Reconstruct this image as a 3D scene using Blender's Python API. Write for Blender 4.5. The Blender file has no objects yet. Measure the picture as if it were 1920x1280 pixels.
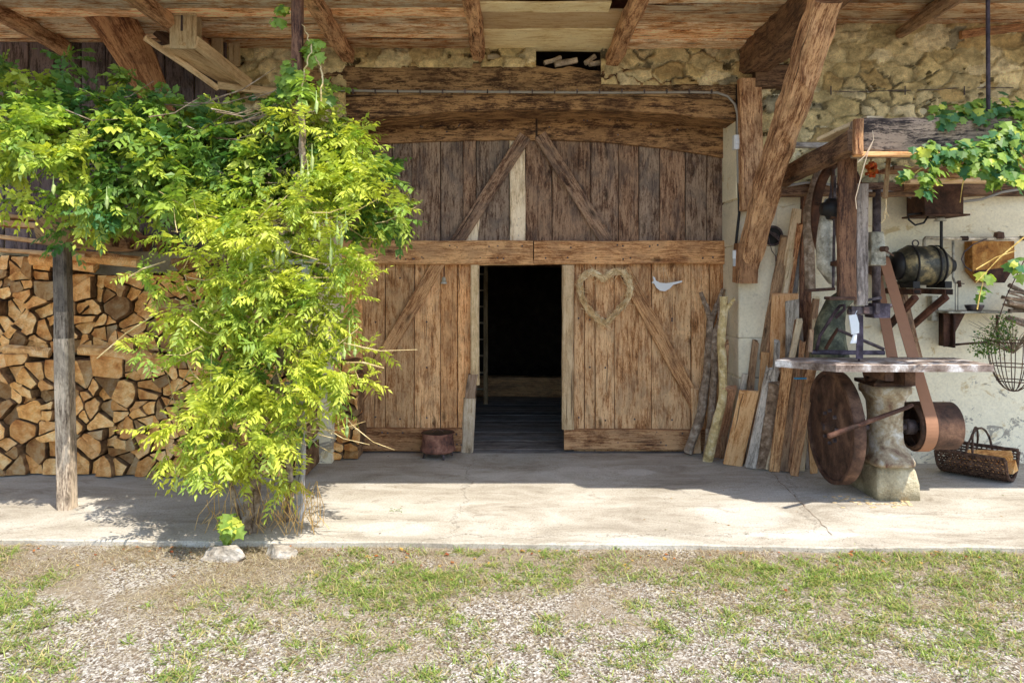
import bpy, math, random
import numpy as np
from mathutils import Vector, Matrix
random.seed(7); RN = np.random.default_rng(7)
R = math.radians
# ---------------------------------------------------------------- camera, sky, sun, exposure
F, HZ, CH = 1400.0, 520.0, 1.729          # focal length in photo pixels, horizon row, eye height
sc = bpy.context.scene
cam = bpy.data.objects.new('camera', bpy.data.cameras.new('camera')); sc.collection.objects.link(cam)
cam.location = (0, 0, CH); cam.rotation_euler = (R(90), 0, 0)
cam.data.sensor_width = 36; cam.data.lens = 36*F/1920; cam.data.shift_y = (HZ-640)/1920
cam.data.clip_end = 500; cam.data.clip_start = .05; sc.camera = cam
w = bpy.data.worlds.new('World'); sc.world = w; w.use_nodes = True
SUN_AZ, SUN_EL = R(137), R(60)            # azimuth clockwise from +Y: behind the camera, to its right
nt = w.node_tree; sky = nt.nodes.new('ShaderNodeTexSky'); sky.sky_type = 'NISHITA'; sky.sun_disc = False
sky.sun_elevation = SUN_EL; sky.sun_rotation = SUN_AZ
nt.links.new(sky.outputs[0], nt.nodes['Background'].inputs[0]); nt.nodes['Background'].inputs[1].default_value = .15
sd = bpy.data.lights.new('sun', 'SUN'); sd.energy = 3.0; sd.angle = R(.5); sd.color = (1, .94, .84)
so = bpy.data.objects.new('sun', sd); sc.collection.objects.link(so)
sv = Vector((math.sin(SUN_AZ)*math.cos(SUN_EL), math.cos(SUN_AZ)*math.cos(SUN_EL), math.sin(SUN_EL)))
so.rotation_euler = sv.to_track_quat('Z', 'Y').to_euler(); so.location = (4, -4, 9)
sc.view_settings.view_transform = 'Standard'; sc.view_settings.look = 'None'
sc.view_settings.exposure = 1.16; sc.view_settings.gamma = 1
sc.cycles.max_bounces = 10; sc.cycles.diffuse_bounces = 7

# ---------------------------------------------------------------- helpers
def at(px, py, Y): return Vector(((px-960)*Y/F, Y, CH-(py-HZ)*Y/F))
def floor_at(px, py, z=0.0):
    Y = (CH-z)*F/(py-HZ); return Vector(((px-960)*Y/F, Y, z))
def C(r, g, b):
    f = lambda c: (c/255/12.92 if c/255 <= .04045 else ((c/255+.055)/1.055)**2.4)
    return (f(r), f(g), f(b))
def wl(o):
    v = Vector((0, 0, 0))
    while o: v += o.location; o = o.parent
    return v
def tag(o, label=None, cat=None, group=None, kind=None):
    if label: o['label'] = label
    if cat: o['category'] = cat
    if group: o['group'] = group
    if kind: o['kind'] = kind
    return o
def empty(name, loc, label, cat, group=None):
    o = bpy.data.objects.new(name, None); sc.collection.objects.link(o); o.location = loc
    o.empty_display_size = .1
    return tag(o, label, cat, group)
def mesh_out(name, V, faces, uvs, tints, mis, mats, parent, smooth=False):
    V = np.asarray(V, dtype=np.float64).reshape(-1, 3)
    if parent is not None: off = np.array(wl(parent)); loc = (0, 0, 0)
    else:
        mn, mx = V.min(0), V.max(0); off = np.array([(mn[0]+mx[0])/2, (mn[1]+mx[1])/2, mn[2]]); loc = tuple(off)
    me = bpy.data.meshes.new(name); me.from_pydata((V-off).tolist(), [], faces)
    nl = len(me.loops)
    ul = me.uv_layers.new(name='UVMap')
    if uvs is not None: ul.data.foreach_set('uv', np.asarray(uvs, dtype=np.float32).ravel())
    if tints is not None:
        ca = me.color_attributes.new('tint', 'FLOAT_COLOR', 'CORNER')
        lt = np.repeat(np.asarray(tints, dtype=np.float32), [len(f) for f in faces], axis=0) if not isinstance(faces, np.ndarray) else np.repeat(tints, faces.shape[1], axis=0)
        ca.data.foreach_set('color', np.hstack([lt, np.ones((nl, 1))]).astype(np.float32).ravel())
    for m in (mats if isinstance(mats, (list, tuple)) else [mats]): me.materials.append(m)
    if mis is not None and any(mis): me.polygons.foreach_set('material_index', mis)
    if smooth: me.polygons.foreach_set('use_smooth', [True]*len(me.polygons))
    me.update()
    o = bpy.data.objects.new(name, me); sc.collection.objects.link(o); o.location = loc
    if parent is not None: o.parent = parent
    return o
class MB:
    def __init__(s): s.v = []; s.f = []; s.uv = []; s.t = []; s.m = []
    def face(s, idx, uv=None, t=(1, 1, 1), m=0):
        s.f.append(list(idx)); s.uv += uv if uv else [(s.v[i][0]+s.v[i][1]*.7, s.v[i][2]+s.v[i][1]*.7) for i in idx]; s.t.append(t); s.m.append(m)
    def loft(s, rings, t=(1, 1, 1), m=0, caps=True, closed=False, capm=None, capt=None, swap=False):
        n = len(rings[0]); b = len(s.v); ou, ov = random.random()*9, random.random()*9
        for r in rings: s.v += [tuple(p) for p in r]
        per = [0]
        for i in range(n): per.append(per[-1]+(Vector(rings[0][(i+1) % n])-Vector(rings[0][i])).length)
        cum = [0]
        for k in range(1, len(rings)+(1 if closed else 0)):
            a = sum((Vector(p) for p in rings[k-1]), Vector())/n; c = sum((Vector(p) for p in rings[k % len(rings)]), Vector())/n
            cum.append(cum[-1]+(c-a).length+1e-4)
        K = len(rings) if closed else len(rings)-1
        for k in range(K):
            k2 = (k+1) % len(rings)
            for i in range(n):
                j = (i+1) % n
                u = [(ou+cum[k], ov+per[i]), (ou+cum[k], ov+per[i+1]), (ou+cum[k+1], ov+per[i+1]), (ou+cum[k+1], ov+per[i])]
                if swap: u = [(q, p) for p, q in u]
                s.face([b+k*n+i, b+k*n+j, b+k2*n+j, b+k2*n+i], u, t, m)
        if caps and not closed:
            for k, rev in ((0, True), (len(rings)-1, False)):
                idx = [b+k*n+i for i in range(n)]
                if rev: idx.reverse()
                c0 = Vector(s.v[idx[0]])
                e1 = (Vector(s.v[idx[1]])-c0); e1 = e1.normalized() if e1.length > 0 else Vector((1, 0, 0))
                nn = Vector()
                for q in range(1, n-1): nn += (Vector(s.v[idx[q]])-c0).cross(Vector(s.v[idx[q+1]])-c0)
                e2 = nn.normalized().cross(e1) if nn.length > 0 else Vector((0, 0, 1))
                s.face(idx, [(ou+(Vector(s.v[i])-c0).dot(e1), ov+(Vector(s.v[i])-c0).dot(e2)) for i in idx], capt or t, m if capm is None else capm)
    def beam(s, p0, p1, w, h, up=(0, 0, 1), seg=None, jit=.004, bev=.008, t=(1, 1, 1), m=0, bow=0, taper=1, roll=0, side=None):
        p0, p1 = Vector(p0), Vector(p1); d = p1-p0; L = d.length; d.normalize(); up = Vector(up)
        if abs(d.dot(up)) > .97: up = Vector((0, 1, 0))
        sx = d.cross(up).normalized() if side is None else Vector(side).normalized(); sz = sx.cross(d).normalized()
        if roll: q = Matrix.Rotation(roll, 3, d); sx = q@sx; sz = q@sz
        seg = seg or max(2, min(24, int(L/.15))); rings = []
        b = min(bev, w*.3, h*.3); ph = random.random()*6
        o1, o2 = random.uniform(.5, 1.5), random.uniform(1.5, 3)
        for k in range(seg+1):
            f = k/seg; c = p0+d*(L*f)+sz*(bow*math.sin(math.pi*f))
            c += sx*(jit*math.sin(ph+f*L*o1*2))+sz*(jit*math.cos(ph*2+f*L*o2*2))
            ww = (w*(1+(taper-1)*f))/2; hh = (h*(1+(taper-1)*f))/2
            pts = [(-ww+b, -hh), (ww-b, -hh), (ww, -hh+b), (ww, hh-b), (ww-b, hh), (-ww+b, hh), (-ww, hh-b), (-ww, -hh+b)]
            rings.append([c+sx*(x+random.uniform(-jit, jit)*.6)+sz*(z+random.uniform(-jit, jit)*.6) for x, z in pts])
        s.loft(rings, t, m); return s
    def box(s, x0, x1, y0, y1, z0, z1, **k):
        k.setdefault('jit', .0); k.setdefault('bev', .004); k.setdefault('seg', 1)
        dx, dy, dz = x1-x0, y1-y0, z1-z0; cx, cy, cz = (x0+x1)/2, (y0+y1)/2, (z0+z1)/2
        if dx >= dy and dx >= dz: return s.beam((x0, cy, cz), (x1, cy, cz), dy, dz, **k)
        if dy >= dz: return s.beam((cx, y0, cz), (cx, y1, cz), dx, dz, **k)
        return s.beam((cx, cy, z0), (cx, cy, z1), dx, dy, up=(0, 1, 0), side=(1, 0, 0), **k)
    def tube(s, pts, r, n=8, t=(1, 1, 1), m=0, caps=True, closed=False, jit=0):
        pts = [Vector(p) for p in pts]; K = len(pts); rr = r if isinstance(r, (list, tuple)) else [r]*K
        rings = []; prev = None
        for k in range(K):
            if closed: d = pts[(k+1) % K]-pts[k-1]
            else: d = pts[min(k+1, K-1)]-pts[max(k-1, 0)]
            d.normalize()
            if prev is None:
                a = Vector((0, 0, 1)) if abs(d.z) < .9 else Vector((1, 0, 0)); sx = d.cross(a).normalized()
            else: sx = (prev-d*prev.dot(d)).normalized()
            prev = sx; sz = d.cross(sx)
            rings.append([pts[k]+(sx*math.cos(2*math.pi*i/n)+sz*math.sin(2*math.pi*i/n))*(rr[k]*(1+random.uniform(-jit, jit))) for i in range(n)])
        s.loft(rings, t, m, caps, closed); return s
    def lathe(s, c, axis, prof, n=24, t=(1, 1, 1), m=0, caps=True, sx=1, sy=1):
        c, axis = Vector(c), Vector(axis).normalized(); a = Vector((0, 0, 1)) if abs(axis.z) < .9 else Vector((1, 0, 0))
        u = axis.cross(a).normalized(); v = axis.cross(u)
        s.loft([[c+axis*h+(u*math.cos(2*math.pi*i/n)*sx+v*math.sin(2*math.pi*i/n)*sy)*r for i in range(n)] for r, h in prof], t, m, caps); return s
    def prism(s, poly, vec, t=(1, 1, 1), m=0, swap=False):      # poly = 3-D points, extruded along vec; grain along world X (or Z if swap)
        vec = Vector(vec); n = len(poly); b = len(s.v); s.v += [tuple(Vector(p)) for p in poly]+[tuple(Vector(p)+vec) for p in poly]
        ou, ov = random.random()*9, random.random()*9
        def uv(i):
            p = s.v[i]; q = (ou+p[0]+.3*p[1], ov+p[2]+.7*p[1]); return (q[1], q[0]) if swap else q
        A = list(range(b, b+n)); B = list(range(b+2*n-1, b+n-1, -1))
        s.face(A, [uv(i) for i in A], t, m); s.face(B, [uv(i) for i in B], t, m)
        for i in range(n):
            j = (i+1) % n; q = [b+j, b+i, b+n+i, b+n+j]; s.face(q, [uv(k) for k in q], t, m)
        return s
    def build(s, name, mats, parent=None, smooth=False): return mesh_out(name, s.v, s.f, s.uv, s.t, s.m, mats, parent, smooth)
def tv(a=.82, b=1.15, hue=.07):
    k = random.uniform(a, b); h = random.uniform(-hue, hue); return (k*(1+h), k, k*(1-h))
# ---------------------------------------------------------------- materials
class NT:
    def __init__(s, name):
        s.m = bpy.data.materials.new(name); s.m.use_nodes = True; s.t = s.m.node_tree; s.b = s.t.nodes['Principled BSDF']; s.out = s.t.nodes['Material Output']
    def n(s, typ, ins=None, **at_):
        nd = s.t.nodes.new('ShaderNode'+typ)
        for k, v in at_.items(): setattr(nd, k, v)
        for k, v in (ins or {}).items(): s.set(nd, k, v)
        return nd
    def set(s, nd, k, v):
        if isinstance(v, bpy.types.NodeSocket): s.t.links.new(v, nd.inputs[k])
        else: nd.inputs[k].default_value = v
    def noise(s, vec, scale, detail=4, rough=.6, dist=0): return s.n('TexNoise', {'Vector': vec, 'Scale': scale, 'Detail': detail, 'Roughness': rough, 'Distortion': dist}).outputs[0]
    def ramp(s, fac, *stops):
        nd = s.n('ValToRGB', {0: fac}); e = nd.color_ramp.elements
        while len(e) < len(stops): e.new(.5)
        for el, (p, c) in zip(e, stops): el.position = p; el.color = (*c, 1) if isinstance(c, tuple) else (c, c, c, 1)
        return nd.outputs[0]
    def mix(s, fac, a, b, mode='MIX'):
        nd = s.n('Mix', data_type='RGBA', blend_type=mode)
        for i, v in ((0, fac), (6, a), (7, b)):
            if isinstance(v, tuple): v = (*v, 1)
            s.set(nd, i, v)
        return nd.outputs[2]
    def map(s, vec, sc_): return s.n('Mapping', {0: vec, 3: sc_}).outputs[0]
    def bump(s, h, strength, dist=.01, prev=None):
        nd = s.n('Bump', {'Height': h, 'Strength': strength, 'Distance': dist})
        if prev: s.t.links.new(prev, nd.inputs['Normal'])
        return nd.outputs[0]
    def fin(s, col, rough=.8, bump=None, metal=0, spec=.3):
        s.set(s.b, 'Base Color', (*col, 1) if isinstance(col, tuple) else col); s.set(s.b, 'Roughness', rough); s.set(s.b, 'Metallic', metal)
        s.b.inputs['Specular IOR Level'].default_value = spec
        if bump: s.t.links.new(bump, s.b.inputs['Normal'])
        return s.m
    @property
    def uv(s): return s.n('UVMap').outputs[0]
    @property
    def obj(s): return s.n('TexCoord').outputs['Object']
    @property
    def tint(s): return s.n('Attribute', attribute_name='tint').outputs['Color']
def wood(name, dark, mid, light, grey=None, gamt=.5, bump=.5, rough=.8, across=16, knots=True, streak=.5):
    n = NT(name); uv = n.uv
    mul = lambda a, b: n.n('Math', {0: a, 1: b}, operation='MULTIPLY').outputs[0]
    add = lambda a, b: n.n('Math', {0: a, 1: b}, operation='ADD').outputs[0]
    warp = n.noise(n.map(uv, (1.6, 5, 1)), 1.0, 2, .5)
    wv = n.n('VectorMath', {0: uv, 1: n.n('CombineXYZ', {1: mul(warp, .05)}).outputs[0]}, operation='ADD').outputs[0]
    if knots:
        vo = n.n('TexVoronoi', {'Vector': n.map(wv, (1.9, 5.5, 1)), 'Scale': 1.0, 'Randomness': 1.0})
        kd = n.n('MapRange', {0: vo.outputs['Distance'], 1: .03, 2: .15, 3: 1, 4: 0}).outputs[0]
        wv = n.n('VectorMath', {0: wv, 1: n.n('CombineXYZ', {1: mul(kd, .03)}).outputs[0]}, operation='ADD').outputs[0]
    g1 = n.noise(n.map(wv, (2.6, across*2.0, 1)), 1.5, 3, .6)         # annual rings
    g2 = n.noise(n.map(wv, (9, across*6, 1)), 1.4, 3, .75)             # fibres, short
    sp = n.noise(n.map(uv, (40, 90, 1)), 1.0, 3, .8)                   # grit
    big = n.noise(n.map(uv, (1.6, 3.2, 1)), 1.5, 6, .72, 1.0)          # weather stains
    gg = add(add(mul(g1, .55), mul(g2, .55)), add(mul(sp, .35), mul(big, .6)))
    col = n.ramp(mul(gg, .6), (.495, dark), (.57, mid), (.65, light))
    if grey:
        gm = n.noise(n.map(uv, (1.3, 2.6, 1)), 2.3, 6, .7, .6)
        col = n.mix(mul(n.n('MapRange', {0: gm, 1: .47, 2: .62}).outputs[0], gamt), col, grey)
    st = n.noise(n.map(uv, (1.1, 5, 1)), 1.6, 7, .68, .8)
    col = n.mix(mul(n.n('MapRange', {0: st, 1: .48, 2: .78}).outputs[0], streak*.75), col, tuple(c*.6 for c in dark))
    if knots: col = n.mix(mul(kd, .8), col, tuple(c*.35 for c in dark))
    crack = n.noise(n.map(wv, (.8, 34, 1)), 1.0, 2, .5)
    ck = n.n('MapRange', {0: crack, 1: .27, 2: .32, 3: 1, 4: 0}).outputs[0]
    col = n.mix(mul(ck, .8), col, tuple(c*.2 for c in dark))
    hole = n.n('TexVoronoi', {'Vector': n.map(uv, (26, 30, 1)), 'Scale': 1.0})
    hk = n.n('MapRange', {0: hole.outputs['Distance'], 1: .10, 2: .16, 3: .7, 4: 0}).outputs[0]
    col = n.mix(mul(hk, n.n('MapRange', {0: big, 1: .5, 2: .6}).outputs[0]), col, tuple(c*.2 for c in dark))
    col = n.mix(1.0, col, n.tint, 'MULTIPLY')
    hb = n.n('Math', {0: gg, 1: mul(ck, .8)}, operation='SUBTRACT').outputs[0]
    return n.fin(col, rough, n.bump(hb, bump, .006))
def rough_mat(name, a, b, c, scale=6, rough=.85, bump=.5, metal=0, fine=60, spec=.3, tint=True, dist=.01):
    n = NT(name); o = n.obj
    g = n.noise(o, scale, 6, .65, .3); col = n.ramp(g, (.32, a), (.5, b), (.66, c))
    f = n.noise(o, fine, 3, .7); col = n.mix(.35, col, n.ramp(f, (.35, .5), (.65, 1.35)), 'MULTIPLY')
    if tint: col = n.mix(1.0, col, n.tint, 'MULTIPLY')
    return n.fin(col, rough, n.bump(f, bump, dist), metal, spec)
def paint(name, col, rough=.5, var=.1, metal=0, spec=.4):
    n = NT(name); g = n.noise(n.obj, 14, 5, .7)
    c = n.mix(n.n('MapRange', {0: g, 1: .45, 2: .75, 3: 0, 4: var*2}).outputs[0], col, tuple(x*.4 for x in col)); c = n.mix(1.0, c, n.tint, 'MULTIPLY')
    return n.fin(c, rough, n.bump(g, .2, .004), metal, spec)
M = {}
M['door_dark'] = wood('door_dark', C(46, 31, 24), C(100, 71, 53), C(164, 136, 112), C(92, 80, 74), .65, across=14)
M['door_warm'] = wood('door_warm', C(100, 62, 34), C(190, 132, 82), C(238, 190, 138), C(140, 112, 86), .45, across=14, streak=.45)
M['rail'] = wood('rail', C(80, 50, 30), C(166, 116, 74), C(226, 180, 130), C(130, 100, 78), .4, across=20, streak=.5)
M['lintel'] = wood('lintel', C(34, 24, 16), C(86, 62, 42), C(170, 138, 98), C(86, 62, 42), .5, across=9, bump=.8)
M['beam_red'] = wood('beam_red', C(64, 41, 27), C(150, 104, 70), C(220, 176, 132), C(100, 66, 46), .5, across=11, bump=.9)
M['beam_dark'] = wood('beam_dark', C(46, 32, 24), C(88, 62, 46), C(140, 108, 80), C(70, 54, 44), .5, across=11, bump=.8)
M['ceil'] = wood('ceil', C(104, 58, 30), C(222, 162, 106), C(254, 232, 196), C(150, 98, 60), .5, across=9, bump=.7)
M['ceil_pale'] = wood('ceil_pale', C(176, 146, 96), C(226, 204, 156), C(240, 226, 188), C(190, 160, 120), .3, across=12, streak=.15, bump=.4)
M['board_black'] = wood('board_black', C(34, 28, 26), C(66, 54, 50), C(112, 98, 96), C(104, 100, 112), .4, across=13)
M['grey_wood'] = wood('grey_wood', C(88, 80, 72), C(160, 152, 142), C(205, 198, 188), C(70, 66, 66), .45, across=18, bump=.9)
M['grey_warm'] = wood('grey_warm', C(70, 58, 48), C(158, 142, 124), C(214, 198, 176), C(60, 56, 56), .5, across=18, bump=.9)
M['charred'] = wood('charred', C(24, 20, 19), C(66, 54, 48), C(176, 152, 128), C(36, 32, 32), .6, across=10, bump=1)
M['tan'] = wood('tan', C(150, 104, 64), C(200, 152, 104), C(222, 184, 140), None, 0, across=12, streak=.2, bump=.3)
M['pale_wood'] = wood('pale_wood', C(150, 126, 96), C(206, 184, 150), C(232, 216, 188), C(160, 140, 116), .4, across=16, streak=.3)
M['brown_wood'] = wood('brown_wood', C(78, 56, 40), C(142, 108, 80), C(186, 152, 118), C(110, 96, 84), .5, across=16)
M['straw'] = rough_mat('straw', C(190, 156, 106), C(232, 204, 156), C(246, 228, 190), 22, fine=120)
M['bark'] = rough_mat('bark', C(88, 70, 56), C(140, 120, 100), C(182, 166, 148), 14, bump=.9, fine=45)
M['bark_pale'] = rough_mat('bark_pale', C(146, 122, 80), C(200, 176, 124), C(226, 208, 168), 12, bump=.8, fine=50)
M['log_end'] = rough_mat('log_end', C(184, 120, 66), C(236, 182, 116), C(250, 216, 164), 12, bump=.6, fine=110)
def ring_end():
    m = M['log_end']; t = m.node_tree; b_ = t.nodes['Principled BSDF']; src = b_.inputs['Base Color'].links[0].from_socket; tc = t.nodes.new('ShaderNodeTexCoord'); mp = t.nodes.new('ShaderNodeMapping'); mp.inputs[3].default_value = (1, .05, 1); t.links.new(tc.outputs['Object'], mp.inputs[0])
    wv = t.nodes.new('ShaderNodeTexWave'); wv.wave_type = 'RINGS'; wv.rings_direction = 'SPHERICAL'; wv.inputs['Scale'].default_value = 26; wv.inputs['Distortion'].default_value = 3; wv.inputs['Detail'].default_value = 3; wv.inputs['Detail Scale'].default_value = .6; t.links.new(mp.outputs[0], wv.inputs[0])
    r_ = t.nodes.new('ShaderNodeValToRGB'); r_.color_ramp.elements[0].color = (.72, .66, .6, 1); r_.color_ramp.elements[0].position = .15; r_.color_ramp.elements[1].color = (1.05, 1.05, 1.05, 1); r_.color_ramp.elements[1].position = .6; t.links.new(wv.outputs['Fac'], r_.inputs[0])
    mx = t.nodes.new('ShaderNodeMix'); mx.data_type = 'RGBA'; mx.blend_type = 'MULTIPLY'; mx.inputs[0].default_value = .8; t.links.new(src, mx.inputs[6]); t.links.new(r_.outputs[0], mx.inputs[7]); t.links.new(mx.outputs[2], b_.inputs['Base Color'])
ring_end()
M['log_side'] = rough_mat('log_side', C(70, 48, 34), C(128, 96, 66), C(170, 136, 98), 12, bump=.9, fine=50)
M['rust'] = rough_mat('rust', C(46, 34, 27), C(86, 62, 50), C(118, 90, 72), 7, .75, .35, .1, 70)
M['rust_orange'] = rough_mat('rust_orange', C(96, 58, 26), C(168, 112, 52), C(196, 150, 84), 9, .8, .5, .0, 60)
M['iron'] = rough_mat('iron', C(50, 42, 42), C(84, 74, 76), C(120, 108, 108), 12, .6, .3, .3, 80)
M['steel_worn'] = rough_mat('steel_worn', C(84, 64, 52), C(150, 134, 124), C(226, 222, 220), 8, .5, .3, .2, 60, .5)
M['cast_grey'] = rough_mat('cast_grey', C(80, 76, 64), C(176, 170, 152), C(222, 218, 204), 8, .6, .35, .1, 60)
M['cast_green'] = rough_mat('cast_green', C(26, 28, 24), C(78, 82, 66), C(126, 128, 104), 9, .6, .35, .1, 60)
M['cast_paint'] = rough_mat('cast_paint', C(96, 58, 44), C(168, 152, 124), C(206, 204, 196), 7, .6, .4, .1, 50)
M['motor'] = rough_mat('motor', C(18, 17, 14), C(76, 74, 62), C(172, 154, 110), 7, .45, .3, .3, 60, .5)
M['black'] = paint('black', C(26, 24, 24), .55)
M['belt'] = paint('belt', C(158, 114, 86), .7, .12)
M['belt_dark'] = paint('belt_dark', C(104, 76, 56), .8, .2)
M['white'] = paint('white', C(222, 224, 226), .5, .06)
M['grey_pvc'] = paint('grey_pvc', C(150, 146, 138), .5, .12)
M['cord'] = paint('cord', C(196, 176, 150), .9, .1)
M['blue'] = paint('blue', C(40, 130, 170), .5, .1)
M['pod'] = paint('pod', C(168, 184, 112), .6, .1)
M['wicker'] = rough_mat('wicker', C(44, 30, 24), C(82, 60, 48), C(124, 98, 80), 30, .7, .6, fine=120)
M['rock'] = rough_mat('rock', C(116, 104, 90), C(164, 154, 140), C(192, 184, 172), 8, .9, .8, fine=40)
M['pot_iron'] = rough_mat('pot_iron', C(50, 40, 40), C(120, 80, 66), C(160, 116, 96), 9, .75, .4, .15, 60)
def leaf_mat(name):
    n = NT(name); col = n.mix(1.0, n.ramp(n.noise(n.obj, 30, 3), (.3, .8), (.7, 1.15)), n.tint, 'MULTIPLY')
    n.fin(col, .45, None, 0, .35)
    tr = n.n('BsdfTranslucent', {0: n.mix(1.0, col, (1.15, 1.15, .55), 'MULTIPLY')}); mx = n.n('MixShader', {0: .42})
    n.t.links.new(n.b.outputs[0], mx.inputs[1]); n.t.links.new(tr.outputs[0], mx.inputs[2]); n.t.links.new(mx.outputs[0], n.out.inputs[0]); return n.m
M['leaf'] = leaf_mat('leaf'); M['grass'] = leaf_mat('grass_blade')
def plaster(name, base, stain, patch=None, bump=.5):
    n = NT(name); o = n.obj
    a = n.noise(o, 1.1, 6, .65, .4); col = n.mix(n.n('MapRange', {0: a, 1: .42, 2: .66}).outputs[0], base, tuple(c*.8 for c in base))
    b = n.noise(n.map(o, (3, 3, 4.5)), 1.5, 7, .7, .8); col = n.mix(n.n('MapRange', {0: b, 1: .58, 2: .64, 3: 0, 4: .75}).outputs[0], col, stain)
    f = n.noise(o, 45, 4, .7); col = n.mix(.3, col, n.ramp(f, (.3, .55), (.6, 1.1)), 'MULTIPLY')
    z = n.n('SeparateXYZ', {0: o}).outputs[2]
    if patch:      # damp flaking zone with a shape of its own low on the wall
        q = n.noise(n.map(o, (2, 2, 3)), 2.2, 6, .75, 1.2)
        low = n.n('MapRange', {0: z, 1: .35, 2: .95, 3: .12, 4: 0}).outputs[0]
        qq = n.n('Math', {0: q, 1: low}, operation='ADD').outputs[0]
        col = n.mix(n.n('MapRange', {0: qq, 1: .66, 2: .70, 3: 0, 4: .8}).outputs[0], col, patch)
    h = n.n('Math', {0: n.noise(o, 7, 6, .6), 1: n.n('Math', {0: f, 1: .25}, operation='MULTIPLY').outputs[0]}, operation='ADD').outputs[0]
    return n.fin(col, .9, n.bump(h, bump, .02))
M['plaster'] = plaster('plaster', C(248, 238, 208), C(206, 182, 130), C(140, 132, 122))
M['limestone'] = plaster('limestone', C(226, 216, 190), C(190, 180, 160), None, .5)
def stone_mat():
    n = NT('rubble_stone'); o = n.obj
    a = n.noise(o, 13, 8, .8, .3); col = n.mix(1.0, n.ramp(a, (.3, .5), (.5, 1.0), (.68, 1.4)), n.tint, 'MULTIPLY')
    f = n.noise(o, 70, 3, .7); col = n.mix(.3, col, n.ramp(f, (.35, .4), (.65, 1.2)), 'MULTIPLY')
    return n.fin(col, .92, n.bump(n.n('Math', {0: a, 1: f}, operation='ADD').outputs[0], .8, .02))
M['stone'] = stone_mat()
def concrete_mat():
    n = NT('concrete'); o = n.n('NewGeometry').outputs['Position'] if False else n.n('Mapping', {0: n.t.nodes.new('ShaderNodeNewGeometry').outputs['Position']}).outputs[0]
    mul = lambda a, b: n.n('Math', {0: a, 1: b}, operation='MULTIPLY').outputs[0]
    a = n.noise(n.map(o, (.8, 1.7, 1)), 1.4, 9, .72, .6); col = n.ramp(a, (.30, C(142, 132, 116)), (.46, C(176, 167, 151)), (.60, C(196, 189, 175)), (.72, C(210, 205, 193)))
    dn = n.n('TexNoise', {'Vector': o, 'Scale': 5.0, 'Detail': 7.0, 'Roughness': .7}).outputs[1]
    wo = n.n('VectorMath', {0: o, 1: n.n('VectorMath', {0: dn, 1: (.22, .22, 0)}, operation='MULTIPLY').outputs[0]}, operation='ADD').outputs[0]
    for px, py, rx, ry, am in ((1395, 962, 90, 24, .55), (735, 990, 75, 16, .6), (1190, 884, 40, 6, .6), (1085, 880, 42, 5, .5), (1500, 1002, 120, 9, .7), (870, 968, 60, 8, .4)):
        c = floor_at(px, py); ex = abs(floor_at(px+rx, py).x-c.x); ey = abs(floor_at(px, py-ry).y-c.y)
        d = n.n('VectorMath', {0: n.n('VectorMath', {0: wo, 1: (c.x+.11, c.y+.11, 0)}, operation='SUBTRACT').outputs[0], 1: (1/ex, 1/ey, 0)}, operation='MULTIPLY').outputs[0]
        L = n.n('VectorMath', {0: d}, operation='LENGTH').outputs['Value']
        col = n.mix(mul(n.n('MapRange', {0: L, 1: .82, 2: 1.02, 3: am, 4: 0}).outputs[0], n.n('MapRange', {0: a, 1: .3, 2: .5, 3: .5, 4: 1}).outputs[0]), col, C(208, 202, 190))
    b = n.noise(n.map(o, (1, 2.2, 1)), 2.6, 9, .78, 1.4); col = n.mix(n.n('MapRange', {0: b, 1: .54, 2: .70, 3: 0, 4: .65}).outputs[0], col, C(112, 96, 76))
    f = n.noise(o, 70, 4, .85); col = n.mix(.6, col, n.ramp(f, (.36, .5), (.62, 1.2)), 'MULTIPLY')
    sp = n.n('TexVoronoi', {'Vector': o, 'Scale': 38.0}).outputs['Distance']; pm = n.noise(o, 3, 4)
    col = n.mix(mul(n.n('MapRange', {0: sp, 1: .12, 2: .2, 3: .8, 4: 0}).outputs[0], n.n('MapRange', {0: pm, 1: .45, 2: .6}).outputs[0]), col, C(92, 80, 66))
    v = n.n('TexVoronoi', {'Vector': n.n('VectorMath', {0: o, 1: n.n('VectorMath', {0: n.n('TexNoise', {'Vector': o, 'Scale': 4.0, 'Detail': 8.0, 'Roughness': .7}).outputs[1], 1: (.4, .4, 0)}, operation='MULTIPLY').outputs[0]}, operation='ADD').outputs[0], 'Scale': .33}, feature='DISTANCE_TO_EDGE').outputs[0]
    ck = n.n('MapRange', {0: v, 1: 0, 2: .0016, 3: .55, 4: 0}).outputs[0]; col = n.mix(ck, col, C(84, 70, 56))
    h = n.n('Math', {0: f, 1: mul(ck, 2.)}, operation='SUBTRACT').outputs[0]
    return n.fin(col, .88, n.bump(h, .5, .008))
M['concrete'] = concrete_mat()
M['screed'] = rough_mat('screed', C(178, 170, 156), C(194, 187, 174), C(205, 200, 188), 6, .85, .3, fine=90)
M['plinth'] = rough_mat('plinth', C(130, 120, 96), C(172, 160, 130), C(196, 186, 158), 5, .9, .7, fine=50, dist=.02)
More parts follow.
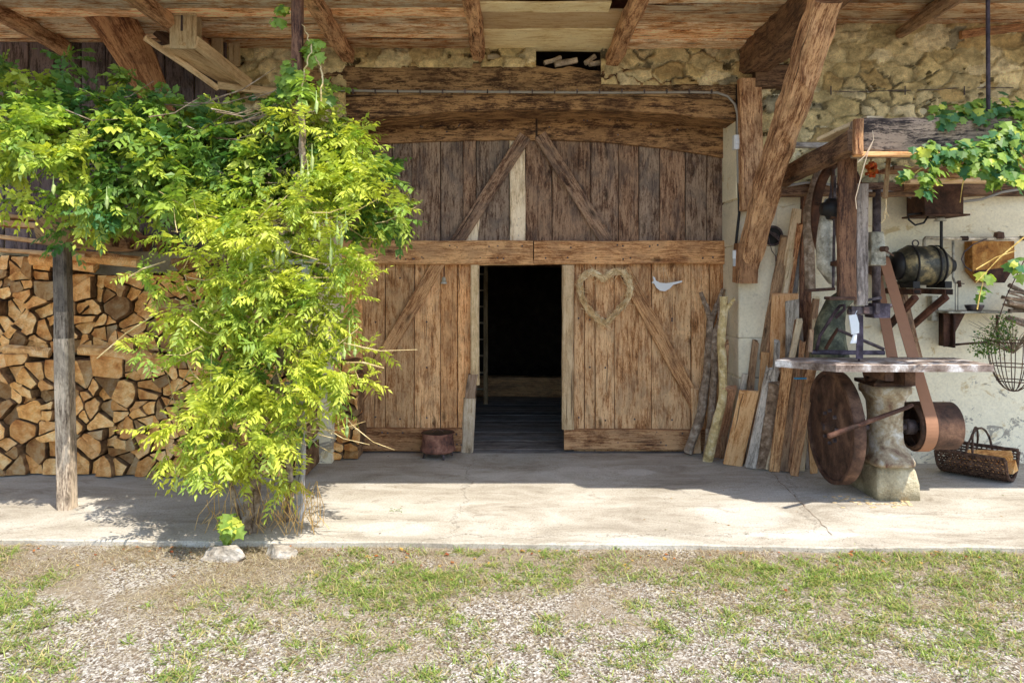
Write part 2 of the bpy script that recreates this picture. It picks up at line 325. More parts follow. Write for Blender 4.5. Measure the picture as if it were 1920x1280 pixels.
def ground_mat():
    n = NT('gravel_ground'); o = n.n('TexCoord').outputs['Object']
    v = n.n('TexVoronoi', {'Vector': n.map(o, (1, .8, 1)), 'Scale': 95.0}); v2 = n.n('TexVoronoi', {'Vector': o, 'Scale': 160.0})
    st = n.ramp(n.n('SeparateColor', {0: v.outputs['Color']}).outputs[0], (.1, C(96, 82, 66)), (.45, C(138, 127, 113)), (.85, C(184, 178, 168)))
    st2 = n.ramp(n.n('SeparateColor', {0: v2.outputs['Color']}).outputs[1], (.1, .6), (.9, 1.25))
    col = n.mix(1.0, st, st2, 'MULTIPLY')
    a = n.noise(o, 1.5, 6, .65, .6); y = n.n('SeparateXYZ', {0: o}).outputs[1]
    far = n.n('MapRange', {0: y, 1: 3.7, 2: 4.7, 3: -.03, 4: .10}).outputs[0]
    s = n.n('Math', {0: a, 1: far}, operation='ADD').outputs[0]
    col = n.mix(n.n('MapRange', {0: s, 1: .46, 2: .62, 3: 0, 4: .85}).outputs[0], col, n.mix(n.noise(o, 30, 3), C(104, 90, 74), C(156, 142, 118)))
    return n.fin(col, .95, n.bump(n.n('Math', {0: v.outputs['Distance'], 1: a}, operation='SUBTRACT').outputs[0], .5, .01))
M['ground'] = ground_mat()
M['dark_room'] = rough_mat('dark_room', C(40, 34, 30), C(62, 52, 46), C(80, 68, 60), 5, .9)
M['floor_old'] = wood('floor_old', C(72, 62, 54), C(120, 108, 98), C(160, 150, 140), C(90, 84, 80), .4, across=14)
M['tile'] = rough_mat('tile', C(120, 70, 50), C(150, 90, 66), C(170, 116, 90), 8)

# ---------------------------------------------------------------- noise for meshes
def vnoise(x, y, seed=0):
    def h(i, j): 
        n = np.sin(i*127.1+j*311.7+seed*74.7)*43758.5453; return n-np.floor(n)
    i, j = np.floor(x), np.floor(y); fx, fy = x-i, y-j; fx = fx*fx*(3-2*fx); fy = fy*fy*(3-2*fy)
    return (h(i, j)*(1-fx)+h(i+1, j)*fx)*(1-fy)+(h(i, j+1)*(1-fx)+h(i+1, j+1)*fx)*fy
def fbm(x, y, seed=0, o=4):
    r = 0; a = .5
    for k in range(o): r = r+a*vnoise(x*2**k, y*2**k, seed+k); a *= .5
    return r
# ---------------------------------------------------------------- ground and concrete apron
xs = np.concatenate([np.linspace(-60, -6, 12), np.linspace(-5.5, 5.5, 120), np.linspace(6, 60, 12)])
ys = np.concatenate([np.linspace(-60, 1, 14), np.linspace(1.5, 5.2, 46), np.linspace(5.6, 60, 12)])
X, Yg = np.meshgrid(xs, ys); Z = -.035+.018*(fbm(X*1.3, Yg*1.3, 3)-.5)+.012*(fbm(X*7, Yg*7, 5)-.5)
Z = np.where(Yg > 5.3, -.09, Z)
def grid_faces(nx, ny):
    a = np.arange(nx*ny).reshape(ny, nx); return np.stack([a[:-1, :-1], a[:-1, 1:], a[1:, 1:], a[1:, :-1]], -1).reshape(-1, 4)
def gz(x, y): return -.035+.018*(fbm(x*1.3, y*1.3, 3)-.5)+.012*(fbm(x*7, y*7, 5)-.5)
V = np.stack([X, Yg, Z], -1).reshape(-1, 3); Fc = grid_faces(len(xs), len(ys))
me = bpy.data.meshes.new('ground'); me.from_pydata(V.tolist(), [], Fc.tolist()); me.materials.append(M['ground'])
me.polygons.foreach_set('use_smooth', [True]*len(me.polygons))
g = bpy.data.objects.new('ground', me); sc.collection.objects.link(g); tag(g, 'pale gravel ground with worn dry soil in front of the barn', kind='structure')
def slab_edge(x): return 4.86-.022*x
b = MB(); n = 240; top = []; 
exs = [-9+18*i/n for i in range(n+1)]
fr = [(x, slab_edge(x)+random.uniform(-.008, .008)+.02*math.sin(x*2.3)*math.sin(x*.9)) for x in exs]
i0 = 0
for k in range(n):
    a, c = fr[k], fr[k+1]; q = len(b.v)
    b.v += [(a[0], a[1], -.008), (c[0], c[1], -.008), (c[0], c[1]+.012, 0), (a[0], a[1]+.012, 0), (c[0], 7.35, 0), (a[0], 7.35, 0), (a[0], a[1], -.12), (c[0], c[1], -.12)]
    b.face([q, q+1, q+2, q+3]); b.face([q+3, q+2, q+4, q+5]); b.face([q+6, q+7, q+1, q])
o = b.build('concrete_apron', M['concrete']); tag(o, 'pale worn concrete apron along the front of the barn', kind='structure')
b = MB()   # expansion joints as thin dark filler strips
for a, c in (((1440, 880), (1560, 1002)), ((1500, 845+20), (1440, 880))):
    p, q = floor_at(*a), floor_at(*c); m = 26; pts = [p.lerp(q, i/m)+Vector((random.uniform(-.012, .012), random.uniform(-.012, .012), .001)) for i in range(m+1)]
    for k in range(m):
        d = (pts[k+1]-pts[k]).normalized(); s_ = Vector((-d.y, d.x, 0))*random.uniform(.001, .0045); i = len(b.v)
        b.v += [tuple(pts[k]-s_+Vector((0, 0, .002))), tuple(pts[k]+s_+Vector((0, 0, .002))), tuple(pts[k+1]+s_+Vector((0, 0, .002))), tuple(pts[k+1]-s_+Vector((0, 0, .002)))]; b.face([i, i+1, i+2, i+3])
tag(b.build('floor_crack', M['bark']), None, kind='structure')

# ---------------------------------------------------------------- barn
XL, XR, YW, YD = -1.68, 2.113, 6.95, 7.45     # door reveal left / right, wall face, door face
barn = empty('barn', (.2, 7.4, 0), 'old timber and rubble stone barn with a large plank door and open eave', 'barn')
def rubble(name, x0, x1, z0, z1, Yf, seed, res=.012, zlow=None):
    nx = int((x1-x0)/res)+1; nz = int((z1-z0)/res)+1
    X, Z = np.meshgrid(np.linspace(x0, x1, nx), np.linspace(z0, z1, nz)); r = np.random.default_rng(seed)
    sp_x, sp_z = .24, .13; pts = []
    for j in range(-1, int((z1-z0)/sp_z)+2):
        for i in range(-1, int((x1-x0)/sp_x)+2): pts.append((x0+(i+.5*(j % 2)+r.uniform(-.38, .38))*sp_x, z0+(j+r.uniform(-.36, .36))*sp_z))
    pts = np.array(pts); wx = X+.20*(fbm(X*4, Z*4, seed)-.5)+.05*(fbm(X*16, Z*16, seed+2)-.5); wz = Z+.15*(fbm(X*4+9, Z*4, seed+3)-.5)+.05*(fbm(X*16, Z*16, seed+4)-.5)
    D = np.hypot((wx[..., None]-pts[:, 0])*.6, wz[..., None]-pts[:, 1])-r.uniform(0, .055, len(pts)); idx = np.argsort(D, -1)[..., :2]
    d1 = np.take_along_axis(D, idx[..., :1], -1)[..., 0]; d2 = np.take_along_axis(D, idx[..., 1:], -1)[..., 0]
    cov = np.clip((fbm(X*2.2, Z*2.8, seed+50)-.40)*5, 0, 1); e = np.clip((d2-d1)/.022, 0, 1); bul = e*e*(3-2*e); bul = 1-(1-bul)*(.15+.85*cov)
    fl = r.uniform(.2, 1, len(pts)); ii = idx[..., 0]; rec = fl[ii]
    Yd = Yf-.012-bul*(.02+.055*rec)-.03*(fbm(X*3, Z*3, seed+7)-.5)-.05*(fbm(X*10, Z*15, seed+9, 5)-.5)
    rg = np.abs(fbm(X*2.6, Z*5.5, seed+33)-.5)
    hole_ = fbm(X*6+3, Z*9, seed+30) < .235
    tone = np.array([C(218, 202, 158), C(200, 182, 136), C(226, 212, 174), C(178, 150, 98), C(204, 184, 132), C(168, 148, 110)])
    tc = tone[r.integers(0, 5, len(pts))]*r.uniform(.85, 1.12, (len(pts), 1))
    odd = r.random(len(pts)); tc[odd < .008] = C(150, 104, 70); tc[(odd > .025) & (odd < .05)] = C(108, 108, 100)
    col = tc[ii]*.7+.3*np.array(C(206, 188, 142)); mortar = np.array(C(214, 198, 156)); ms = (fbm(X*4, Z*4, seed+20) > .40)[..., None]
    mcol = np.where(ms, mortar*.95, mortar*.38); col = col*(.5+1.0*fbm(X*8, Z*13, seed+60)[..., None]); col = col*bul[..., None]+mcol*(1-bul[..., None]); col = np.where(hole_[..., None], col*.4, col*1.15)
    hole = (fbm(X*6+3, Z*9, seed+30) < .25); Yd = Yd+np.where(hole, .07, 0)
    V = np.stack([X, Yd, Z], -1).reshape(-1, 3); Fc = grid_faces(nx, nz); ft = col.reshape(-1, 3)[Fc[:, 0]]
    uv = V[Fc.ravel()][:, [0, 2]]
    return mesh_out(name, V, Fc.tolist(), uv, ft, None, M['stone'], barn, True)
rubble('stone_wall', 2.25, 5.6, 2.5, 4.16, YW, 11)
rubble('stone_wall', -3.4, XL+.15, 2.1, 3.95, YW, 21)
rubble('stone_wall', -1.9, .22, 3.66, 3.90, YW-.02, 31)
rubble('stone_wall', .82, 2.25, 3.50, 3.90, YW-.02, 41)
b = MB(); b.box(XR, 9, YW, 7.5, -.1, 4.3, bev=.02); b.build('plaster_wall', M['plaster'], barn)
b = MB(); b.box(-9, XL, YW, 7.5, -.1, 4.3, bev=.02); b.build('plaster_wall', M['plaster'], barn)
# limestone corner pier beside the door, block by block
b = MB()
zj = [0, .38, .80, 1.17, 2.02, 2.46]
for k in range(len(zj)-1):
    b.box(XR-.012-random.random()*.006, 2.42+random.uniform(-.03, .06), YW-.028-random.random()*.008, 7.44, zj[k]+.004, zj[k+1]-.003, bev=.012, jit=.002, seg=4)
b.build('corner_pier', M['limestone'], barn)
b = MB(); b.box(XR-.02, XR+.02, YW+.02, 7.44, 2.47, 3.25, bev=.01); b.build('door_reveal', M['plaster'], barn)
# round vent hole with an iron liner in the pier
c = at(1450, 442, 6.9)
b = MB()
b.lathe((c.x, 6.925, c.z), (0, -1, 0), [(.078, 0), (.092, .0), (.094, .02), (.088, .026), (.078, .022), (.076, .0)], 28, caps=False); b.build('vent_ring', M['iron'], barn)
b = MB(); b.lathe((c.x, 6.915, c.z), (0, -1, 0), [(.08, 0), (.0, .001)], 24, caps=False); b.build('vent_hole', M['black'], barn)
# wall above door, hidden body and rooms
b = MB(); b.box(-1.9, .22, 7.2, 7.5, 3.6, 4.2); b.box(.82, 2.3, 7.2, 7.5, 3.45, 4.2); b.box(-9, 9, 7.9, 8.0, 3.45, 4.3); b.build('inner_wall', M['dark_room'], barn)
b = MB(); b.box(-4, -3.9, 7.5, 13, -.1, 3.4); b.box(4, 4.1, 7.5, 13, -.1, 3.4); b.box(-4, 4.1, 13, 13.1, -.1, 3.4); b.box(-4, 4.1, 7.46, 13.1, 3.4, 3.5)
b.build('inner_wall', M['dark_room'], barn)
b = MB(); y = 7.36
while y < 13: h = random.uniform(.16, .24); b.box(-3.9, 3.9, y, y+h-.006, -.03, -.004+random.uniform(0, .004), bev=.003, t=tv(.8, 1.15)); y += h
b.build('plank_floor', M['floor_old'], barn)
b = MB(); b.beam((-2.4, 10.9, 2.0), (2.4, 10.9, 1.97), .16, .22, t=(.9, .9, .9)); b.build('cross_beam', M['beam_dark'], barn)
b = MB(); b.beam((-2.4, 10.9, .16), (.9, 10.9, .14), .2, .28, t=(1.3, 1.2, 1)); b.build('cross_beam', M['brown_wood'], barn)
# roof over the eave: planked ceiling, rafters, tiles
b = MB()
def ceil_planks(b, x0, x1, z, y0, y1, slope, mat=0, lo=.85, hi=1.15):
    y = y0
    while y < y1:
        h = random.uniform(.13, .27); h = min(h, y1-y)
        zz = z+(y1-y)*slope+random.uniform(0, .03)
        b.beam((x0, y+h/2, zz), (x1, y+h/2, zz), h-random.uniform(.012, .026), .022, t=tv(lo-.3, hi+.05, .1), m=mat, jit=.004, bev=.004, seg=20); y += h
ceil_planks(b, -9, -.33, 3.84, 4.7, YW+.02, -.01)
ceil_planks(b, .96, 2.25, 3.84, 4.7, YW+.02, -.01)
ceil_planks(b, -.34, .97, 3.86, 4.7, 5.7, -.01)
b.build('ceiling_boards', M['ceil'], barn)
b = MB(); ceil_planks(b, 2.2, 9, 4.07, 4.5, YW+.02, -.008, lo=.7, hi=.95); b.build('ceiling_boards', M['ceil'], barn)
b = MB()
b.beam((-.34, 5.80, 3.83), (.76, 5.80, 3.83), .2, .02, t=(1, 1, .96)); b.beam((-.34, 6.13, 3.85), (.97, 6.13, 3.85), .42, .02, t=(.66, .56, .5)); b.beam((-.34, 6.68, 3.85), (.96, 6.68, 3.85), .64, .025, t=(1.1, 1.08, 1.0)); b.build('ceiling_boards', M['ceil_pale'], barn)
def rafter(a, c, w, h, mat='beam_red', ext=0, t=(1, 1, 1), **k):
    b = MB(); a, c = Vector(a), Vector(c); c = c+(c-a)*ext; b.beam(a, c, w, h, t=t, jit=.012, bev=.025, **k); b.build('rafter', M[mat], barn)
rafter(at(655, 110, 6.95), (-1.47, 4.72, 3.78), .12, .13)
rafter(at(897, 108, 6.95), (-.31, 4.72, 3.78), .12, .13)
rafter(at(1146, 112, 6.95), (.95, 4.72, 3.78), .13, .14)
rafter((-2.75, 6.9, 3.78), (-2.75, 4.72, 3.78), .12, .13)
rafter((-4.0, 6.7, 3.78), (-4.0, 4.72, 3.78), .12, .13)
b = MB(); p, q = at(1688, 62, 6.88), Vector((3.52, 4.6, 3.98)); b.tube([p, p.lerp(q, .25)+Vector((.02, 0, .01)), p.lerp(q, .6), q], [.05, .07, .065, .06], 10, jit=.08); b.build('rafter', M['brown_wood'], barn)
b = MB(); b.beam((2.22, 6.99, 3.73), (2.19, 4.66, 3.74), .26, .30, jit=.018, bev=.035, seg=20); b.build('tie_beam', M['beam_dark'], barn)
b = MB(); p0 = Vector((2.15, 6.86, 1.62)); p1 = Vector((2.13, 5.02, 3.62))
b.beam(p0+Vector((.0, .02, .28)), p1, .185, .22, up=(0, -1, 1), jit=.018, bev=.03, seg=22, bow=.04); b.beam(p0+Vector((0, 0, .06)), p0+Vector((0, -.02, .42)), .19, .22, up=(0, 1, 0), side=(1, 0, 0), jit=.01, bev=.03, t=(.62, .55, .5)); b.build('diagonal_brace', M['beam_red'], barn)
b = MB(); b.beam(at(1408, 395, 6.85), at(1406, 150, 6.85), .205, .14, up=(0, 1, 0), side=(1, 0, 0), jit=.008, bev=.015, seg=12); b.build('wall_post', M['beam_red'], barn)
b = MB(); b.beam((XR+.1, 6.86, 3.56), (2.62, 6.86, 3.56), .16, .2, t=(.8, .8, .8), jit=.006); b.build('wall_plate', M['beam_dark'], barn)
b = MB(); b.beam(at(1440, 357, 6.86), at(2000, 355, 6.86), .12, .11, jit=.008, bev=.015); b.build('wall_beam', M['beam_dark'], barn)
b = MB(); b.beam(at(1800, 66, 6.88), at(2010, 42, 6.88), .06, .07, t=(1.2, 1, .8)); b.build('wall_batten', M['brown_wood'], barn)
b = MB()   # tiled roof slope above (sheds the eave shadow)
b.prism([(-9, 4.67, 3.97), (-9, 8.8, 6.9), (-9, 8.8, 7.0), (-9, 4.67, 4.04)], (11.2, 0, 0)); b.prism([(2.2, 4.42, 4.17), (2.2, 8.8, 6.9), (2.2, 8.8, 7.0), (2.2, 4.42, 4.24)], (6.8, 0, 0)); b.prism([(-9, 8.8, 6.9), (-9, 14, 3.9), (-9, 14, 4.0), (-9, 8.8, 7.0)], (18, 0, 0)); b.build('roof', M['tile'], barn)
b = MB(); b.box(-9, 2.2, 4.65, 4.70, 3.84, 3.97); b.box(2.2, 9, 4.42, 4.47, 4.05, 4.19); b.build('eave_board', M['brown_wood'], barn)
b = MB(); b.box(-9, -8.9, 7.5, 13.5, -.1, 4); b.box(8.9, 9, 7.5, 13.5, -.1, 4); b.box(-9, 9, 13.4, 13.5, -.1, 4); b.build('outer_wall', M['plaster'], barn)
# lintels
def px_poly(pts, Y): return [at(x, y, Y) for x, y in pts]
def smoothpts(top, n=8, j=1.2):
    out = []
    for i in range(len(top)-1):
        for k in range(n):
            f = k/n; f2 = f*f*(3-2*f); out.append((top[i][0]+(top[i+1][0]-top[i][0])*f, top[i][1]+(top[i+1][1]-top[i][1])*f2+random.uniform(-j, j)))
    out.append(top[-1]); return out
top = smoothpts([(565, 128), (700, 122), (880, 119), (960, 117), (1000, 122), (1040, 130), (1070, 125), (1120, 134), (1165, 128), (1215, 140), (1260, 152), (1320, 155), (1392, 150)], 6, .8)
bot = smoothpts([(1392, 187), (1200, 180), (980, 176), (760, 178), (565, 182)], 10, .8)
b = MB(); b.prism(px_poly(top+bot, 6.90), (0, .3, 0)); b.build('lintel', M['lintel'], barn)
top = smoothpts([(600, 183), (800, 179), (980, 178), (1200, 182), (1384, 188)], 8, .3)
bot = smoothpts([(1384, 224), (1340, 222), (1240, 212), (1120, 206), (1000, 205), (860, 209), (740, 218), (640, 230), (600, 236)], 8, .8)
b = MB(); b.prism(px_poly(top+bot, 6.925), (0, .4, 0), t=(1.05, .95, .85)); b.build('lintel', M['lintel'], barn)
# dark niche above the lintel with split sticks
b = MB(); b.box(.2, .84, 6.99, 7.22, 3.58, 4.1, t=(.2, .2, .2)); 
for a, c, wd in (((1020, 118), (1052, 106), .05), ((1040, 121), (1082, 112), .06), ((1098, 118), (1116, 104), .055), ((1105, 122), (1130, 116), .05)):
    s_ = MB(); s_.beam(at(*a, 6.93), at(*c, 6.93)+Vector((0, .03, 0)), wd, wd*.8, jit=.005, bev=.01); o = s_.build('split_stick', M['grey_warm']); tag(o, 'short split stick lying in the dark gap above the lintel', 'stick', 'sticks in the gap above the lintel')
st = MB(); st.box(-.32, .21, 6.93, 7.2, 3.685, 3.81, bev=.02, jit=.004, t=(.8, .75, .65)); st.build('stone_block', M['limestone'], barn)

# ------------------------------------------------- big door
door = bpy.data.objects.new('barn_door', None); sc.collection.objects.link(door); door.parent = barn; door.location = Vector((.2, 7.45, 0))-wl(barn)
def xd(px): return (px-960)*YD/F
def zd(py): return CH-(py-HZ)*YD/F
def planks(edges, py0, py1, mat, name, Y0=YD, th=.035, tl=(.85, 1.12)):
    for i in range(len(edges)-1):
        b = MB(); x0, x1 = xd(edges[i]), xd(edges[i+1]); d = random.uniform(0, .006)
        b.beam(((x0+x1)/2, Y0+d+th/2, zd(py1)), ((x0+x1)/2, Y0+d+th/2, zd(py0)), x1-x0-.006, th, up=(0, 1, 0), side=(1, 0, 0), jit=.0015, bev=.004, t=tv(*tl, .10))
        b.build(name, M[mat], door)
planks([630, 690, 735, 772, 826, 868, 893, 955], 200, 452, 'door_dark', 'door_board')
planks([985, 1035, 1108, 1160, 1198, 1237, 1285, 1325, 1362], 200, 452, 'door_dark', 'door_board')
o = MB(); o.beam(((xd(970)), YD+.012, zd(452)), (xd(970), YD+.012, zd(200)), .155, .03, up=(0, 1, 0), side=(1, 0, 0), jit=.003, t=(1.25, 1.22, 1.2)); o.build('door_board', M['pale_wood'], door)
o = MB(); o.prism(px_poly([(872, 452), (895, 452), (901, 400), (890, 425)], YD-.004), (0, .02, 0), swap=True, t=(1.2, 1.2, 1.2)); o.build('patch_board', M['pale_wood'], door)
planks([630, 680, 722, 777, 826, 858, 884], 490, 846, 'door_warm', 'door_board', tl=(.72, 1.08))
planks([1076, 1096, 1116, 1152, 1222, 1296, 1330, 1362], 490, 846, 'door_warm', 'door_board', tl=(.75, 1.08))
# arched head boards of the two leaves
def arch(x0, x1, t0, t1, bt0, bt1, tt):
    n = 12; A = [(x0+(x1-x0)*i/n, t0+(t1-t0)*(i/n)**2+random.uniform(-.6, .6)) for i in range(n+1)]; B = [(x1+(x0-x1)*i/n, bt1+(bt0-bt1)*(1-(1-i/n)**2)+random.uniform(-.8, .8)) for i in range(n+1)]
    b = MB(); b.prism(px_poly(A+B, YD-.045), (0, .04, 0), t=tt); b.build('head_board', M['lintel'], door)
arch(1008, 1358, 205, 226, 262, 297, (1.15, 1.0, .9)); arch(1004, 640, 205, 240, 262, 274, (1.1, .95, .85))
arch(1006, 1358, 150, 170, 207, 228, (1.0, .9, .8)); arch(1002, 640, 150, 170, 207, 236, (1.05, .95, .85))
def dbrace(a, c, wpx, mat, t=(1, 1, 1), Y=YD-.03, name='brace', th=.05):
    b = MB(); p, q = at(*a, Y), at(*c, Y); d = (q-p).normalized(); b.beam(p, q, wpx/188, th, up=(0, 1, 0), side=Vector((0, 1, 0)).cross(d), t=t, jit=.003, bev=.006); b.build(name, M[mat], door)
dbrace((985, 256), (856, 455), 24, 'door_dark', (1.15, 1.1, 1.05)); dbrace((1012, 254), (1140, 455), 24, 'door_dark', (1.1, 1.05, 1))
dbrace((826, 488), (672, 745), 24, 'rail', (.85, .82, .8)); dbrace((1168, 505), (1312, 770), 25, 'rail', (.85, .8, .75))
# middle rail, bottom rails, wicket jambs
b = MB(); b.beam((xd(632), YD-.04, zd(473)), (xd(999), YD-.04, zd(474)), .085, .235, jit=.003, bev=.01, t=(1, .97, .92)); b.build('middle_rail', M['rail'], door)
b = MB(); b.beam((xd(1001), YD-.04, zd(474)), (xd(1357), YD-.04, zd(473)), .085, .23, jit=.003, bev=.01, t=(1.02, .95, .88)); b.build('middle_rail', M['rail'], door)
b = MB(); b.beam((xd(880), YD-.01, zd(492)), (xd(1078), YD-.01, zd(492)), .12, .05, t=(.95, .92, .85)); b.build('wicket_head', M['rail'], door)
b = MB(); b.beam((xd(632), YD-.035, zd(822)), (xd(868), YD-.035, zd(822)), .07, .225, jit=.004, bev=.01, t=(.62, .56, .52)); b.build('bottom_rail', M['rail'], door)
b = MB(); b.beam((xd(1057), YD-.035, zd(822)), (xd(1357), YD-.035, zd(822)), .07, .20, jit=.004, bev=.01, t=(.72, .68, .66)); b.build('bottom_rail', M['rail'], door)
b = MB(); b.beam((xd(891), YD-.01, zd(720)), (xd(892), YD-.01, zd(497)), .082, .12, up=(0, 1, 0), side=(1, 0, 0), jit=.006, bev=.012, t=(.95, .85, .7)); b.build('wicket_jamb', M['pale_wood'], door)
b = MB(); b.beam((xd(877), YD-.015, zd(846)), (xd(882), YD-.015, zd(745)), .12, .13, up=(0, 1, 0), side=(1, 0, 0), jit=.005, bev=.015, t=(.75, .72, .72)); b.beam((xd(882), YD-.012, zd(748)), (xd(888), YD-.01, zd(700)), .1, .12, up=(0, 1, 0), side=(1, 0, 0), jit=.01, t=(.42, .34, .32)); b.build('wicket_jamb', M['pale_wood'], door)
b = MB(); b.beam((xd(1064), YD-.01, zd(803)), (xd(1066), YD-.01, zd(497)), .115, .10, up=(0, 1, 0), side=(1, 0, 0), jit=.006, bev=.015, t=(.8, .68, .55)); b.build('wicket_jamb', M['pale_wood'], door)
for i in range(88):   # nail heads
    r_ = random.random()
    if r_ < .35: px, py, Yn = random.uniform(640, 1350), random.choice([462, 485])+random.uniform(-3, 3), YD-.083
    elif r_ < .6: px, py, Yn = random.choice([random.uniform(650, 865), random.uniform(1085, 1290)]), random.choice([812, 832])+random.uniform(-3, 3), YD-.071
    elif r_ < .8: px, py, Yn = random.choice([random.uniform(660, 1350)]), random.uniform(225, 255), YD-.046
    else: px, py, Yn = random.choice([704, 750, 800, 1085, 1106, 1135, 1190, 1260]), random.choice([520, 600, 690, 785])+random.uniform(-4, 4), YD-.001
    if 884 < px < 1060 and py > 500: continue
    p = at(px, py, Yn); b = MB(); b.lathe((p.x, p.y, p.z), (0, -1, 0), [(.010, 0), (.007, .003), (0, .004)], 6, caps=False); b.build('nail_head', M['iron'], door)

# ------------------------------------------------- left: board wall, braces, chute, post, log pile
e = -6.5; i = 0
bw = bpy.data.objects.new('board_wall', None); sc.collection.objects.link(bw); bw.parent = barn; bw.location = Vector((-4, 6.7, 2))-wl(barn)
while e < -2.75:
    wd = random.uniform(.2, .3); b = MB(); dd = random.uniform(0, .015)
    b.beam((e+wd/2, 6.70+dd, 1.96), (e+wd/2, 6.70+dd, 3.86), wd-.008, .03, up=(0, 1, 0), side=(1, 0, 0), t=tv(.75, 1.25, .05), jit=.002); b.build('wall_board', M['board_black'], bw); e += wd
b = MB(); p = [at(150, -30, 6.0), at(215, 40, 6.1), at(262, 120, 6.3), at(300, 200, 6.5), at(318, 260, 6.6)]
rr = []
for k, c in enumerate(p):
    w2 = (.17, .19, .17, .13, .12)[k]; s_ = Vector((.85, 0, .5)); u_ = Vector((.2, -.95, .1))
    rr.append([c+s_*(math.cos(a)*w2)+u_*(math.sin(a)*w2*.6) for a in [i*math.pi/4+.39 for i in range(8)]])
b.loft(rr, t=(.62, .52, .44)); b.build('curved_brace', M['beam_red'], barn)
b = MB(); b.beam(at(215, -25, 6.2), at(400, 130, 6.75), .16, .18, jit=.01, bev=.02); b.build('roof_strut', M['beam_dark'], barn)
ch = empty('plank_chute', tuple(at(390, 165, 6.3)), 'weathered wooden chute of two side rails and a plank under the ceiling at upper left', 'chute')
b = MB(); b.beam(at(272, 72, 5.9), at(408, 165, 6.5), .035, .045, t=(1.1, 1, .85)); b.build('side_rail', M['pale_wood'], ch)
b = MB(); b.beam(at(366, 80, 5.95), at(468, 158, 6.6), .05, .1, t=(.9, .8, .65)); b.build('side_rail', M['pale_wood'], ch)
b = MB(); b.beam(at(322, 84, 5.98), at(440, 156, 6.6), .26, .02, t=(.95, .85, .7), jit=.006); b.build('plank', M['pale_wood'], ch)
b = MB(); b.beam(at(408, 160, 6.5), at(560, 176, 6.8), .04, .06, t=(.9, .8, .65)); b.build('cross_bar', M['pale_wood'], ch)
bx = empty('plank_box', tuple(at(344, 92, 6.0)), 'small grey plank box with an iron strap standing on the chute', 'box')
b = MB(); b.beam(at(344, 92, 5.95), at(344, 30, 5.95), .215, .02, up=(0, 1, 0), side=(1, 0, 0), t=(.75, .7, .58)); b.build('front_board', M['pale_wood'], bx)
b = MB(); b.beam(at(342, 30, 5.94), at(342, 9, 5.94), .225, .03, up=(0, 1, 0), side=(1, 0, 0), t=(.7, .65, .55)); b.build('top_board', M['pale_wood'], bx)
b = MB(); b.beam(at(369, 90, 6.03), at(369, 30, 6.03), .02, .16, up=(0, 1, 0), side=(1, 0, 0), t=(.6, .55, .45)); b.build('side_board', M['pale_wood'], bx)
b = MB(); b.beam(at(340, 58, 5.93), at(341, 14, 5.93), .016, .006, up=(0, 1, 0), side=(1, 0, 0)); b.build('iron_strap', M['iron'], bx)
for px in (408, 440):
    b = MB(); b.beam(at(px, 125, 6.6), at(px, 70+(px-400)*.3, 6.6), .1, .03, up=(0, 1, 0), side=(1, 0, 0), t=(.6, .55, .45)); o = b.build('end_board', M['pale_wood'], ch)
# wooden post holding a log beam
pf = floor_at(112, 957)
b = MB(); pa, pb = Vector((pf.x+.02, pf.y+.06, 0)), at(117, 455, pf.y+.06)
for f0_, f1_, w0_, tt_ in ((0, .64, .112, (1.05, 1, .95)), (.64, .74, .108, (.62, .6, .6)), (.74, 1.0, .105, (.32, .31, .32))): b.beam(pa.lerp(pb, f0_), pa.lerp(pb, f1_), w0_, w0_, up=(0, 1, 0), side=(1, 0, 0), jit=.0015, bev=.014, taper=.97, seg=8, t=tt_)  # upper lengths tinted darker: the eave's shadow painted into the post colour
tag(b.build('support_post', M['grey_warm']), 'weathered wooden post, eave shade painted on its top, standing in front of the firewood pile', 'post')
b = MB(); Yp = pf.y; b.tube([at(98, 432, Yp-.16), at(100, 432, Yp+.1), (-3.4, 6.2, 2.06), (-3.4, 6.68, 2.06)], [.115, .12, .11, .11], 12, jit=.04)
tag(b.build('log_beam', M['brown_wood']), 'short thick log beam end resting on the grey support post', 'beam')
n = 12; T = [(122, 425), (330, 448)]; B_ = []
for k in range(7):
    x0 = 325-k*29; y0 = 478-k*4.5
    for q in range(6): a = math.pi*q/5; B_.append((x0-14+14*math.cos(a), y0-20*math.sin(a)-2))
b = MB(); b.prism(px_poly(T+B_, 6.05), (0, .1, 0), t=(.9, .8, .7)); tag(b.build('scalloped_rail', M['beam_dark']), 'dark wooden rail with a scalloped lower edge above the firewood pile', 'rail')
sh = empty('plank_shelf', (-4.3, 6.3, 1.98), 'shelf of pale loose planks above the firewood at the far left', 'shelf')
for a, c, hh in (((-30, 468), (165, 478), .03), ((-30, 440), (130, 462), .03), ((-30, 418), (110, 428), .04), ((-30, 402), (60, 412), .03)):
    b = MB(); b.beam(at(*a, 6.0), at(*c, 6.25), .3, hh, t=tv(.8, 1.1), jit=.004); b.build('plank', M['tan'], sh)
